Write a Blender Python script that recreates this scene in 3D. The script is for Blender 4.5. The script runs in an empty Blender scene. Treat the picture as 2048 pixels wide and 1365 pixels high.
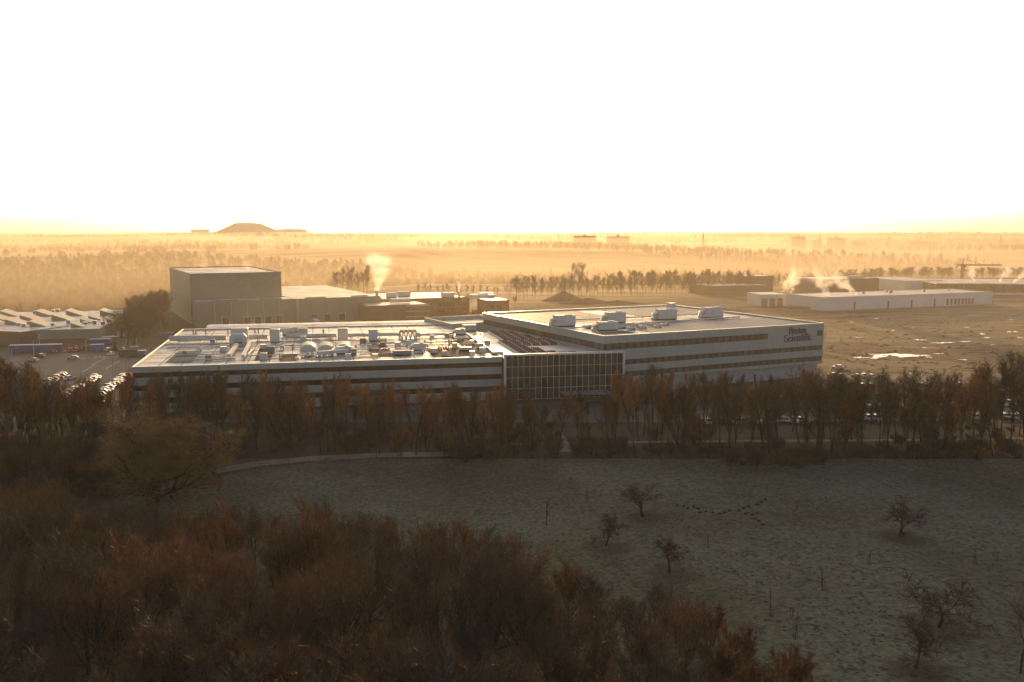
import bpy, math, random
import numpy as np
from mathutils import Vector

R = math.radians
sc = bpy.context.scene
COL = sc.collection
random.seed(7)

# ------------------------------------------------------------------ camera, sky, sun, exposure
CAMZ, FPX = 52.0, 1850.0
PITCH = math.atan((682.5 - 460) / FPX)
cam = bpy.data.cameras.new('camera')
camo = bpy.data.objects.new('camera', cam)
COL.objects.link(camo)
cam.sensor_width = 36
cam.lens = 36 * FPX / 2048
cam.clip_start = 0.5
cam.clip_end = 30000
camo.location = (0, 0, CAMZ)
camo.rotation_euler = (math.pi / 2 - PITCH, 0, 0)
sc.camera = camo

SUN_EL, SUN_AZ = R(5.2), R(-1.2)
world = bpy.data.worlds.new('World')
sc.world = world
world.use_nodes = True
wn = world.node_tree
sky = wn.nodes.new('ShaderNodeTexSky')
sky.sky_type = 'NISHITA'
sky.sun_disc = False
sky.sun_elevation = SUN_EL
sky.sun_rotation = SUN_AZ
sky.altitude = 100
sky.air_density = 0.45
sky.dust_density = 2.2
sky.ozone_density = 0.0
wn.links.new(sky.outputs[0], wn.nodes['Background'].inputs[0])
wn.nodes['Background'].inputs[1].default_value = 0.15

sun = bpy.data.lights.new('sun', 'SUN')
sun.energy = 2.8
sun.angle = R(0.5)
sun.color = (1.0, 0.56, 0.22)
suno = bpy.data.objects.new('sun', sun)
COL.objects.link(suno)
sd = Vector((math.sin(SUN_AZ) * math.cos(SUN_EL), math.cos(SUN_AZ) * math.cos(SUN_EL), math.sin(SUN_EL)))
suno.rotation_euler = sd.to_track_quat('Z', 'Y').to_euler()
suno.location = (0, 300, 200)

sc.view_settings.view_transform = 'Standard'
sc.view_settings.look = 'None'
sc.view_settings.gamma = 1
sc.view_settings.use_curve_mapping = False
sc.view_settings.exposure = 0.8
sc.view_settings.use_white_balance = True
sc.view_settings.white_balance_temperature = 6900
sc.cycles.use_denoising = True
sc.cycles.max_bounces = 5
sc.cycles.diffuse_bounces = 2
sc.cycles.glossy_bounces = 2
sc.cycles.transmission_bounces = 2
sc.cycles.volume_bounces = 1
sc.cycles.transparent_max_bounces = 6

# ------------------------------------------------------------------ geometry helpers
CP, SP = math.cos(PITCH), math.sin(PITCH)

def ray(u, v):
    a, b = (u - 1024) / FPX, (682.5 - v) / FPX
    return (a, CP + b * SP, -SP + b * CP)

def P(u, v, z=0.0):
    """point of the place, at height z, that lies on the line of sight of a photo position"""
    d = ray(u, v)
    t = (z - CAMZ) / d[2]
    return Vector((d[0] * t, d[1] * t, z))

def proj(x, y, z):
    dz = z - CAMZ
    w = y * CP - dz * SP
    return 1024 + FPX * x / w, 682.5 - FPX * (y * SP + dz * CP) / w

def rot(x, y, a):
    return x * math.cos(a) - y * math.sin(a), x * math.sin(a) + y * math.cos(a)

class MB:
    def __init__(s):
        s.v, s.f, s.m = [], [], []
    def add(s, vs, fs, mi=0):
        o = len(s.v)
        s.v += [tuple(p) for p in vs]
        for f in fs:
            s.f.append(tuple(i + o for i in f))
            s.m.append(mi)
        return s
    def box(s, x0, x1, y0, y1, z0, z1, mi=0):
        vs = [(x0, y0, z0), (x1, y0, z0), (x1, y1, z0), (x0, y1, z0), (x0, y0, z1), (x1, y0, z1), (x1, y1, z1), (x0, y1, z1)]
        return s.add(vs, [(3, 2, 1, 0), (4, 5, 6, 7), (0, 1, 5, 4), (1, 2, 6, 5), (2, 3, 7, 6), (3, 0, 4, 7)], mi)
    def bbox(s, x0, x1, y0, y1, z0, z1, b=0.05, mi=0):
        """box with its upper edges chamfered"""
        vs = [(x0, y0, z0), (x1, y0, z0), (x1, y1, z0), (x0, y1, z0), (x0, y0, z1 - b), (x1, y0, z1 - b), (x1, y1, z1 - b), (x0, y1, z1 - b),
              (x0 + b, y0 + b, z1), (x1 - b, y0 + b, z1), (x1 - b, y1 - b, z1), (x0 + b, y1 - b, z1)]
        fs = [(3, 2, 1, 0), (8, 9, 10, 11)]
        for i in range(4):
            j = (i + 1) % 4
            fs += [(i, j, j + 4, i + 4), (i + 4, j + 4, j + 8, i + 8)]
        return s.add(vs, fs, mi)
    def prism(s, pts, z0, z1, mi=0):
        n = len(pts)
        vs = [(p[0], p[1], z0) for p in pts] + [(p[0], p[1], z1) for p in pts]
        fs = [tuple(range(n - 1, -1, -1)), tuple(range(n, 2 * n))] + [(i, (i + 1) % n, n + (i + 1) % n, n + i) for i in range(n)]
        return s.add(vs, fs, mi)
    def extr(s, prof, x0, x1, mi=0):
        """profile in (y, z) pushed along x"""
        n = len(prof)
        vs = [(x0, a, b) for a, b in prof] + [(x1, a, b) for a, b in prof]
        fs = [tuple(range(n)), tuple(range(2 * n - 1, n - 1, -1))] + [(i, n + i, n + (i + 1) % n, (i + 1) % n) for i in range(n)]
        return s.add(vs, fs, mi)
    def tube(s, p0, p1, r0, r1=None, n=8, mi=0, cap=True):
        r1 = r0 if r1 is None else r1
        a, b = Vector(p0), Vector(p1)
        d = (b - a).normalized()
        u = d.orthogonal().normalized()
        w = d.cross(u)
        vs = []
        for c, r in ((a, r0), (b, r1)):
            for i in range(n):
                t = 2 * math.pi * i / n
                vs.append(c + u * (r * math.cos(t)) + w * (r * math.sin(t)))
        fs = [(i, (i + 1) % n, n + (i + 1) % n, n + i) for i in range(n)]
        if cap:
            fs += [tuple(range(n - 1, -1, -1)), tuple(range(n, 2 * n))]
        return s.add(vs, fs, mi)
    def path(s, pts, r, n=8, mi=0):
        for a, b in zip(pts[:-1], pts[1:]):
            s.tube(a, b, r, r, n, mi)
        return s
    def mesh(s, name, *mats, smooth=False):
        me = bpy.data.meshes.new(name)
        me.from_pydata(s.v, [], s.f)
        for m in mats:
            me.materials.append(m)
        if len(mats) > 1:
            me.polygons.foreach_set('material_index', s.m)
        if smooth:
            me.polygons.foreach_set('use_smooth', [True] * len(me.polygons))
        me.update()
        return me

def obj(name, me, parent=None, loc=(0, 0, 0), rz=0.0, scale=None):
    o = bpy.data.objects.new(name, me)
    COL.objects.link(o)
    o.parent = parent
    o.location = loc
    o.rotation_euler = (0, 0, rz)
    if scale is not None:
        o.scale = scale if hasattr(scale, '__len__') else (scale,) * 3
    return o

def tag(o, label, cat, group=None):
    o['label'] = label
    o['category'] = cat
    if group:
        o['group'] = group
    return o

def thing(name, label, cat, loc=(0, 0, 0), rz=0.0, group=None, scale=None):
    return tag(obj(name, None, None, loc, rz, scale), label, cat, group)

def copy_thing(src, loc, rz, scale=None, label=None, group=None):
    r = src.copy()
    COL.objects.link(r)
    r.location = loc
    r.rotation_euler = (0, 0, rz)
    if scale is not None:
        r.scale = scale if hasattr(scale, '__len__') else (scale,) * 3
    if label:
        r['label'] = label
    if group:
        r['group'] = group
    for ch in list(src.children):
        c = ch.copy()
        COL.objects.link(c)
        c.parent = r
        for g in list(ch.children):
            d = g.copy()
            COL.objects.link(d)
            d.parent = c
    return r

def struct(name, me, loc=(0, 0, 0), rz=0.0, label=None):
    o = obj(name, me, None, loc, rz)
    o['kind'] = 'structure'
    if label:
        o['label'] = label
    return o

# ------------------------------------------------------------------ materials
MATS = {}

def mat(name, col, rough=0.8, metal=0.0, var=0.12, scale=0.4, col2=None, bump=0.0, bscale=3.0, objrand=0.0, spec=0.5, stretch=None, detail=5.0, ramp=(0.35, 0.65), coat=0.0):
    m = bpy.data.materials.new(name)
    m.use_nodes = True
    nt = m.node_tree
    b = nt.nodes['Principled BSDF']
    b.inputs['Roughness'].default_value = rough
    b.inputs['Metallic'].default_value = metal
    b.inputs['Specular IOR Level'].default_value = spec
    b.inputs['Coat Weight'].default_value = coat
    tc = nt.nodes.new('ShaderNodeTexCoord')
    src = tc.outputs['Object']
    if stretch:
        mp = nt.nodes.new('ShaderNodeMapping')
        mp.inputs['Scale'].default_value = stretch
        nt.links.new(src, mp.inputs[0])
        src = mp.outputs[0]
    no = nt.nodes.new('ShaderNodeTexNoise')
    no.inputs['Scale'].default_value = scale
    no.inputs['Detail'].default_value = detail
    nt.links.new(src, no.inputs['Vector'])
    rp = nt.nodes.new('ShaderNodeValToRGB')
    c2 = col2 if col2 else tuple(min(1, c * (1 + var)) for c in col)
    c1 = col if col2 else tuple(c * (1 - var) for c in col)
    rp.color_ramp.elements[0].position = ramp[0]
    rp.color_ramp.elements[1].position = ramp[1]
    rp.color_ramp.elements[0].color = (*c1, 1)
    rp.color_ramp.elements[1].color = (*c2, 1)
    nt.links.new(no.outputs[0], rp.inputs[0])
    out = rp.outputs[0]
    if objrand > 0:
        oi = nt.nodes.new('ShaderNodeObjectInfo')
        mr = nt.nodes.new('ShaderNodeMapRange')
        mr.inputs['To Min'].default_value = 1 - objrand
        mr.inputs['To Max'].default_value = 1 + objrand
        nt.links.new(oi.outputs['Random'], mr.inputs[0])
        mx = nt.nodes.new('ShaderNodeVectorMath')
        mx.operation = 'SCALE'
        nt.links.new(out, mx.inputs[0])
        nt.links.new(mr.outputs[0], mx.inputs['Scale'])
        out = mx.outputs[0]
    nt.links.new(out, b.inputs['Base Color'])
    if bump > 0:
        n2 = nt.nodes.new('ShaderNodeTexNoise')
        n2.inputs['Scale'].default_value = bscale
        n2.inputs['Detail'].default_value = 6
        nt.links.new(src, n2.inputs['Vector'])
        bp = nt.nodes.new('ShaderNodeBump')
        bp.inputs['Strength'].default_value = 1.0
        bp.inputs['Distance'].default_value = bump
        nt.links.new(n2.outputs[0], bp.inputs['Height'])
        nt.links.new(bp.outputs[0], b.inputs['Normal'])
    MATS[name] = m
    return m

def rand_twig(name, ca, cb, cc, rough=0.75):
    m = bpy.data.materials.new(name)
    m.use_nodes = True
    nt = m.node_tree
    b = nt.nodes['Principled BSDF']
    b.inputs['Roughness'].default_value = rough
    oi = nt.nodes.new('ShaderNodeObjectInfo')
    rp = nt.nodes.new('ShaderNodeValToRGB')
    e = rp.color_ramp.elements
    e[0].color = (*ca, 1)
    e[1].color = (*cb, 1)
    k = e.new(0.5)
    k.color = (*cc, 1)
    nt.links.new(oi.outputs['Random'], rp.inputs[0])
    nt.links.new(rp.outputs[0], b.inputs['Base Color'])
    MATS[name] = m
    return m

rand_twig('twig', (0.115, 0.074, 0.036), (0.09, 0.07, 0.038), (0.14, 0.08, 0.035))
rand_twig('twig_rust', (0.19, 0.09, 0.036), (0.14, 0.074, 0.034), (0.22, 0.095, 0.034))
rand_twig('twig_gold', (0.24, 0.145, 0.05), (0.22, 0.13, 0.045), (0.23, 0.14, 0.048))
rand_twig('twig_grey', (0.07, 0.06, 0.045), (0.09, 0.075, 0.05), (0.06, 0.048, 0.035))
rand_twig('twig_dark', (0.035, 0.028, 0.02), (0.04, 0.03, 0.02), (0.03, 0.025, 0.018))
mat('bark_dark', (0.028, 0.022, 0.016), 0.9, var=.3, scale=3)
mat('tuft', (0.17, 0.175, 0.125), 0.95, var=.2, scale=2)
mat('soil_dark', (0.035, 0.034, 0.02), 0.95, var=.3, scale=2)
mat('bark', (0.042, 0.032, 0.023), 0.9, var=0.3, scale=2.5, bump=0.02, bscale=9, objrand=0.25)
rand_twig('twig_orange', (0.30, 0.135, 0.048), (0.22, 0.11, 0.045), (0.33, 0.14, 0.045))
mat('bark_birch', (0.42, 0.39, 0.33), 0.8, scale=3, col2=(0.2, 0.17, 0.14), ramp=(0.45, 0.75), stretch=(1, 1, .5))
mat('ivy', (0.02, 0.035, 0.012), 0.6, var=0.4, scale=4)
mat('ground', (0.035, 0.024, 0.013), 0.95, scale=0.02, col2=(0.2, 0.14, 0.07), detail=12, ramp=(0.44, 0.6), bump=0.35, bscale=0.25, stretch=(.45, 1.6, 1))
mat('soil', (0.05, 0.034, 0.02), 0.95, var=0.35, scale=0.35, bump=0.12, bscale=1.5)
mat('litter', (0.05, 0.034, 0.02), 0.95, scale=0.25, col2=(0.03, 0.022, 0.013), bump=0.1, bscale=2.0)
mat('asphalt', (0.055, 0.053, 0.05), 0.75, var=0.2, scale=0.12, bump=0.01, bscale=8)
mat('frost_asphalt', (0.075, 0.073, 0.068), 0.8, col2=(0.125, 0.122, 0.115), scale=0.3, bump=0.01, bscale=8)
mat('path', (0.16, 0.14, 0.115), 0.85, var=0.18, scale=0.4)
mat('paint', (0.6, 0.6, 0.57), 0.7, var=0.15, scale=1.5)
mat('lawn', (0.045, 0.06, 0.024), 0.95, col2=(0.075, 0.08, 0.035), scale=0.15, bump=0.06, bscale=4)
mat('pale_field', (0.17, 0.155, 0.085), 0.95, col2=(0.10, 0.082, 0.045), scale=0.05, detail=9, ramp=(.42, .6), bump=0.12, bscale=0.8, stretch=(1, 2.2, 1))
mat('track', (0.17, 0.12, 0.07), 0.9, var=0.2, scale=0.3)
mat('ice', (0.62, 0.64, 0.66), 0.18, var=0.12, scale=0.5, bump=0.01)
mat('cladding', (0.42, 0.42, 0.355), 0.55, var=0.05, scale=0.9, objrand=0.06, bump=0.003, bscale=6, stretch=(1, 1, .25), detail=8)
mat('cladding_white', (0.62, 0.62, 0.6), 0.55, var=0.04, scale=0.2, objrand=0.025)
mat('cladding_grey', (0.215, 0.24, 0.18), 0.6, var=0.06, scale=0.15, objrand=0.05)
mat('cladding_beige', (0.29, 0.3, 0.225), 0.6, var=0.08, scale=0.15, objrand=0.07, bump=0.02, bscale=2, stretch=(3, 3, .3))
mat('cladding_brown', (0.12, 0.085, 0.06), 0.7, var=0.12, scale=0.3, objrand=0.06)
mat('brick', (0.16, 0.1, 0.065), 0.9, var=0.2, scale=1.2, objrand=0.05)
mat('recess', (0.09, 0.07, 0.05), 0.7)
mat('plinth', (0.42, 0.42, 0.39), 0.7, var=0.06, scale=0.4)
mat('glass', (0.03, 0.028, 0.024), 0.08, var=0.2, scale=0.3, objrand=0.3, spec=0.6)
mat('glass_bronze', (0.16, 0.13, 0.085), 0.22, var=0.15, scale=0.3, objrand=0.2, spec=0.7)
mat('glass_hall', (0.055, 0.05, 0.035), 0.15, var=0.25, scale=0.2, objrand=0.45, spec=0.5)
mat('frame_dark', (0.035, 0.028, 0.022), 0.5)
mat('frame_white', (0.68, 0.67, 0.64), 0.4, var=0.05)
mat('roof_frost', (0.68, 0.68, 0.68), 0.48, scale=0.16, col2=(0.28, 0.275, 0.26), detail=10, ramp=(.46, .68), bump=0.05, bscale=1.5, spec=.35)
mat('roof_white', (0.62, 0.62, 0.61), 0.52, spec=.35, bump=.03, bscale=1.5, scale=0.08, col2=(0.33, 0.325, 0.31), detail=10, ramp=(.4, .66))
mat('roof_grey', (0.16, 0.16, 0.16), 0.8, spec=.15, scale=0.2, col2=(0.13, 0.13, 0.13), detail=9, objrand=.2)
mat('roof_mat', (0.07, 0.07, 0.072), 0.85, spec=.12, var=0.2, scale=0.4, objrand=0.25)
mat('roof_pale', (0.33, 0.33, 0.32), 0.6, spec=.3, scale=0.25, col2=(0.24, 0.24, 0.235), detail=9, objrand=.12)
mat('solar', (0.12, 0.055, 0.07), 0.7, var=0.15, scale=0.6, objrand=0.3, spec=0.15)
mat('metal', (0.62, 0.61, 0.58), 0.36, metal=0.85, var=0.08, scale=1.2)
mat('unit', (0.58, 0.57, 0.53), 0.5, var=0.06, scale=0.8, objrand=0.05)
mat('unit_grey', (0.2, 0.21, 0.19), 0.55, var=0.08)
mat('dark', (0.03, 0.028, 0.026), 0.6)
mat('rust_red', (0.33, 0.085, 0.04), 0.6, var=0.2)
mat('sawtooth', (0.62, 0.5, 0.36), 0.5, var=0.12, scale=0.6)
mat('translucent', (0.62, 0.58, 0.5), 0.45, var=0.06)
mat('blue', (0.03, 0.07, 0.2), 0.5, var=0.1)
mat('blue_pale', (0.08, 0.15, 0.27), 0.5, var=0.1)
mat('green_box', (0.06, 0.09, 0.04), 0.6)
mat('wood', (0.11, 0.085, 0.06), 0.85, var=0.25, scale=3)
mat('logo', (0.055, 0.05, 0.15), 0.45, var=0.05)
mat('yellow', (0.11, 0.07, 0.025), 0.6)
mat('tyre', (0.02, 0.02, 0.02), 0.8)
mat('tail', (0.5, 0.02, 0.015), 0.3)
mat('mud_mound', (0.06, 0.04, 0.024), 0.95, var=0.3, scale=0.2, bump=0.2, bscale=1)
mat('wall_far', (0.22, 0.2, 0.17), 0.8, var=0.1, scale=0.05)
mat('roof_far', (0.2, 0.13, 0.1), 0.8, var=0.15, scale=0.1)
mat('far_wood', (0.085, 0.06, 0.035), 0.95, var=0.3, scale=0.03)
PAINTS = [mat('paint_white', (0.7, 0.7, 0.7), 0.3, var=0.02, coat=0.5), mat('paint_silver', (0.4, 0.41, 0.42), 0.3, metal=0.4, var=0.03, coat=0.5),
          mat('paint_grey', (0.12, 0.125, 0.13), 0.3, var=0.03, coat=0.5), mat('paint_black', (0.02, 0.02, 0.022), 0.3, var=0.03, coat=0.5),
          mat('paint_red', (0.25, 0.03, 0.025), 0.3, var=0.03, coat=0.5), mat('paint_blue', (0.03, 0.06, 0.17), 0.3, var=0.03, coat=0.5)]
M = MATS
tl = M['tail'].node_tree.nodes['Principled BSDF']
tl.inputs['Emission Color'].default_value = (1, 0.04, 0.02, 1)
tl.inputs['Emission Strength'].default_value = 1.5

# the frosted meadow: pale rime on the tussock tops, bare dark grass where the orchard crowns keep frost off
def meadow_mat():
    m = bpy.data.materials.new('meadow')
    m.use_nodes = True
    nt = m.node_tree
    N, L = nt.nodes, nt.links
    b = N['Principled BSDF']
    b.inputs['Roughness'].default_value = 0.95
    b.inputs['Specular IOR Level'].default_value = 0.2
    tc = N.new('ShaderNodeTexCoord')
    def noise(s, d=6):
        n = N.new('ShaderNodeTexNoise')
        n.inputs['Scale'].default_value = s
        n.inputs['Detail'].default_value = d
        L.new(tc.outputs['Object'], n.inputs['Vector'])
        return n.outputs[0]
    def ramp(src, p0, p1, c0, c1):
        r = N.new('ShaderNodeValToRGB')
        r.color_ramp.elements[0].position = p0
        r.color_ramp.elements[1].position = p1
        r.color_ramp.elements[0].color = (*c0, 1)
        r.color_ramp.elements[1].color = (*c1, 1)
        L.new(src, r.inputs[0])
        return r.outputs[0]
    a = ramp(noise(1.3, 9), 0.33, 0.66, (0.07, 0.074, 0.05), (0.16, 0.168, 0.13))
    c = ramp(noise(0.03, 7), 0.36, 0.64, (0.68, 0.68, 0.55), (1.2, 1.25, 1.15))
    mx = N.new('ShaderNodeMix')
    mx.data_type = 'RGBA'
    mx.blend_type = 'MULTIPLY'
    mx.inputs[0].default_value = 1
    L.new(a, mx.inputs[6])
    L.new(c, mx.inputs[7])
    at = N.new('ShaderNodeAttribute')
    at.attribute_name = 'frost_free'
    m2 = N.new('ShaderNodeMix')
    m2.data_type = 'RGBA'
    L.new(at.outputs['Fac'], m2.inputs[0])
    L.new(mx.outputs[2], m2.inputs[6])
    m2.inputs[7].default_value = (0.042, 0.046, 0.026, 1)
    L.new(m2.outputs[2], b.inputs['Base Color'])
    bp = N.new('ShaderNodeBump')
    bp.inputs['Distance'].default_value = 0.2
    L.new(noise(3.0, 9), bp.inputs['Height'])
    L.new(bp.outputs[0], b.inputs['Normal'])
    M['meadow'] = m
meadow_mat()

# ------------------------------------------------------------------ terrain
def sm(a, b, x):
    t = np.clip((x - a) / (b - a), 0, 1)
    return t * t * (3 - 2 * t)

def terrain(x, y):
    x = np.asarray(x, float)
    y = np.asarray(y, float)
    st = 555 + 335 * sm(-240, -90, x) + 120 * sm(200, 500, x)
    v = y - st
    h = -22 * sm(0, 130, v) + 24 * sm(350, 1000, v)
    k = sm(500, 1100, v)
    h = h + k * (9 * np.sin(y / 260 + x / 700 + 0.6) * (0.6 + 0.4 * np.sin(x / 430 + 1.0)) + 6 * np.sin(x / 350 + y / 900) + 5 * np.sin(y / 117 + x / 500))
    k2 = sm(3000, 6000, y)
    h = h * (1 - 0.5 * k2) + k2 * (16 + 7 * np.sin(x / 640 + y / 1500))
    return h

def grid_mesh(name, xs, ys, hf, m):
    X, Y = np.meshgrid(xs, ys)
    Z = hf(X, Y)
    nx, ny = len(xs), len(ys)
    vs = np.stack([X.ravel(), Y.ravel(), Z.ravel()], 1)
    i = np.arange((nx - 1) * (ny - 1))
    a = (i // (nx - 1)) * nx + i % (nx - 1)
    fs = np.stack([a, a + 1, a + nx + 1, a + nx], 1)
    me = bpy.data.meshes.new(name)
    me.vertices.add(len(vs))
    me.vertices.foreach_set('co', vs.ravel())
    me.loops.add(fs.size)
    me.loops.foreach_set('vertex_index', fs.ravel())
    me.polygons.add(len(fs))
    me.polygons.foreach_set('loop_start', np.arange(len(fs)) * 4)
    me.polygons.foreach_set('loop_total', np.full(len(fs), 4))
    me.polygons.foreach_set('use_smooth', np.ones(len(fs), bool))
    me.materials.append(m)
    me.update(calc_edges=True)
    return me

ys = np.concatenate([np.arange(-200, 560, 40), np.arange(560, 2600, 20), np.arange(2600, 9300, 80)])
xs = np.concatenate([np.arange(-7000, -1600, 160), np.arange(-1600, 1600, 25), np.arange(1600, 7001, 160)])
struct('ground', grid_mesh('ground', xs, ys, terrain, M['ground']))

ORCHARD = [  # u, v of the trunk foot, height, proto, label
    (1287, 1036, 5.9, 0, 'wide low bare fruit tree, farthest of the orchard trees, beside the molehill trail'),
    (1212, 1095, 5.6, 1, 'upright bare fruit tree between the wide fruit tree and the thin sapling'),
    (1340, 1150, 6.2, 2, 'bare fruit tree rising just behind the rusty wood edge in the frosted meadow'),
    (1799, 1076, 6.6, 3, 'drooping bare fruit tree with dark mistletoe clumps in the open meadow'),
    (1877, 1258, 7.8, 4, 'largest round fruit tree in the near corner of the frosted meadow'),
    (1830, 1340, 6.2, 1, 'low spreading fruit tree below the largest round fruit tree'),
    (1093, 1052, 5.2, 5, 'thin forked fruit sapling standing alone in the middle of the meadow')]
OPOS = [P(u, v, 0) for u, v, *_ in ORCHARD]

def rough(X, Y):
    z = 0.22 * np.sin(X / 9 + 1.3 * np.sin(Y / 17)) * np.sin(Y / 7 + X / 23)
    rs = np.random.RandomState(3)
    f = 1.7
    amp = 0.10
    for k in range(7):
        a = rs.rand() * 6.28
        b = rs.rand() * 6.28
        z = z + amp * np.sin((X * math.cos(a) + Y * math.sin(a)) * f + b) * np.sin((X * math.sin(a * 1.7) - Y * math.cos(a)) * f * 0.8 + b * 2)
        f *= 1.27
        amp *= 0.9
    return 0.25 + z * 0.16
mxs, mys = np.arange(-75, 130, 0.55), np.arange(58, 206, 0.55)
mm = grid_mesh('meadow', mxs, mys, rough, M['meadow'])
X, Y = np.meshgrid(mxs, mys)
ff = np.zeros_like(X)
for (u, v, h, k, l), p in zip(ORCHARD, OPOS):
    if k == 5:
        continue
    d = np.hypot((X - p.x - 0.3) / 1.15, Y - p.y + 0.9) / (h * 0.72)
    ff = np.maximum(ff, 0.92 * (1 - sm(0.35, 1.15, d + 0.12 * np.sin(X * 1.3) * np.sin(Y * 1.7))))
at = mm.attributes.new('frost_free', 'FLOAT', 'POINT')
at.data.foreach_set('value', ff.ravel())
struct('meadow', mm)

def sheet(name, pts, z, m, label=None):
    return struct(name, MB().add([(p[0], p[1], z) for p in pts], [tuple(range(len(pts)))]).mesh(name, m), label=label)

def pix_sheet(name, uv, z, m):
    return sheet(name, [P(u, v, z) for u, v in uv], z, m)

def strip(name, pts, w, z, m):
    b = MB()
    L, Rr = [], []
    for i, p in enumerate(pts):
        a = pts[max(0, i - 1)]
        c = pts[min(len(pts) - 1, i + 1)]
        d = (Vector((c[0], c[1], 0)) - Vector((a[0], a[1], 0))).normalized()
        n = Vector((-d.y, d.x, 0)) * w / 2
        L.append((p[0] + n.x, p[1] + n.y, z))
        Rr.append((p[0] - n.x, p[1] - n.y, z))
    n = len(pts)
    b.add(L + Rr, [(i, n + i, n + i + 1, i + 1) for i in range(n - 1)])
    return struct(name, b.mesh(name, m))

sheet('woodland_floor', [(-150, 196), (140, 196), (140, 247), (-150, 247)], 0.08, M['litter'])
sheet('wood_ground', [(-130, 40), (-60, 40), (-60, 205), (-130, 205)], 0.12, M['litter'])
pix_sheet('car_park', [(-120, 870), (262, 845), (300, 700), (262, 690), (-120, 712)], 0.05, M['asphalt'])
pix_sheet('factory_yard', [(-120, 712), (262, 690), (232, 672), (-120, 680)], 0.045, M['asphalt'])
sheet('forecourt', [(-80, 243), (150, 243), (190, 262), (190, 330), (128, 332), (110, 322), (36, 284), (-10, 275), (-80, 262)], 0.06, M['frost_asphalt'])
pix_sheet('lawn', [(262, 702), (330, 690), (480, 662), (392, 655), (345, 622), (255, 640)], 0.06, M['lawn'])
pix_sheet('loading_yard', [(396, 668), (800, 660), (800, 640), (400, 655)], 0.07, M['asphalt'])
strip('footpath', [P(u, v) for u, v in ((300, 985), (380, 958), (440, 945), (520, 932), (620, 922), (760, 915), (880, 913), (1000, 905))], 4.6, 0.5, M['path'])
strip('entrance_path', [P(u, v) for u, v in ((1128, 905), (1112, 872), (1098, 845), (1105, 820))], 4.0, 0.14, M['path'])
strip('cycle_path', [P(u, v) for u, v in ((900, 893), (1100, 888), (1400, 884), (1750, 882), (2100, 878))], 2.4, 0.12, M['path'])
pix_sheet('frosted_field', [(1690, 640), (1900, 622), (2120, 612), (2120, 684), (1960, 690), (1830, 690), (1745, 668)], 0.05, M['pale_field'])
pix_sheet('dry_field', [(1040, 612), (1180, 597), (1430, 590), (1520, 612), (1420, 618), (1200, 612)], 0.05, M['pale_field'])
pix_sheet('pale_strip', [(1655, 655), (1740, 668), (1830, 690), (1650, 684)], 0.045, M['pale_field'])  # paler strip of ground in the field material
strip('dirt_track', [P(u, v) for u, v in ((1645, 705), (1700, 715), (1780, 728), (1880, 742), (2000, 752), (2120, 762))], 5, 0.08, M['track'])
strip('site_track', [P(u, v) for u, v in ((1480, 640), (1640, 634), (1800, 626), (1950, 619), (2120, 612))], 7, 0.08, M['track'])
mat('dark_soil', (0.03, 0.02, 0.011), 0.95, col2=(0.085, 0.056, 0.028), scale=0.12, detail=11, ramp=(.42, .62), bump=0.3, bscale=.6, stretch=(.5, 2, 1))
pix_sheet('dark_soil', [(1655, 692), (1740, 690), (1850, 700), (2000, 690), (2120, 692), (2120, 735), (1950, 730), (1800, 712), (1700, 706), (1655, 702)], .03, M['dark_soil'])
pix_sheet('dark_soil', [(1470, 628), (1600, 632), (1760, 628), (1660, 642), (1560, 640)], .03, M['dark_soil'])
pix_sheet('pale_strip', [(1660, 712), (1760, 724), (1900, 741), (2050, 752), (2050, 758), (1880, 748), (1720, 728)], .04, M['pale_field'])  # second paler strip, along the dirt track
rc = np.random.RandomState(17)
CV, CF = [], []
for i in range(1100):
    u, v = rc.uniform(1480, 2060), 628 + 118 * rc.rand() ** 1.3
    if u < 1660 and v > 650:
        continue
    c = P(u, v)
    r = rc.uniform(.25, .9)
    hh = r * rc.uniform(.25, .5)
    o_ = len(CV)
    a0 = rc.rand() * 6
    CV += [(c.x + r * (1 + .4 * rc.rand()) * 1.6 * math.cos(a0 + q * 1.0472), c.y + r * math.sin(a0 + q * 1.0472), -.02) for q in range(6)] + [(c.x, c.y, hh)]
    CF += [(o_ + q, o_ + (q + 1) % 6, o_ + 6) for q in range(6)]
me = bpy.data.meshes.new('earth_clods')
me.from_pydata(CV, [], CF)
me.materials.append(M['dark_soil'])
o_ = obj('earth_clods', me)
o_['kind'] = 'stuff'
o_['label'] = 'clods and ruts of churned earth in the open field'
rs = random.Random(5)
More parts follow.
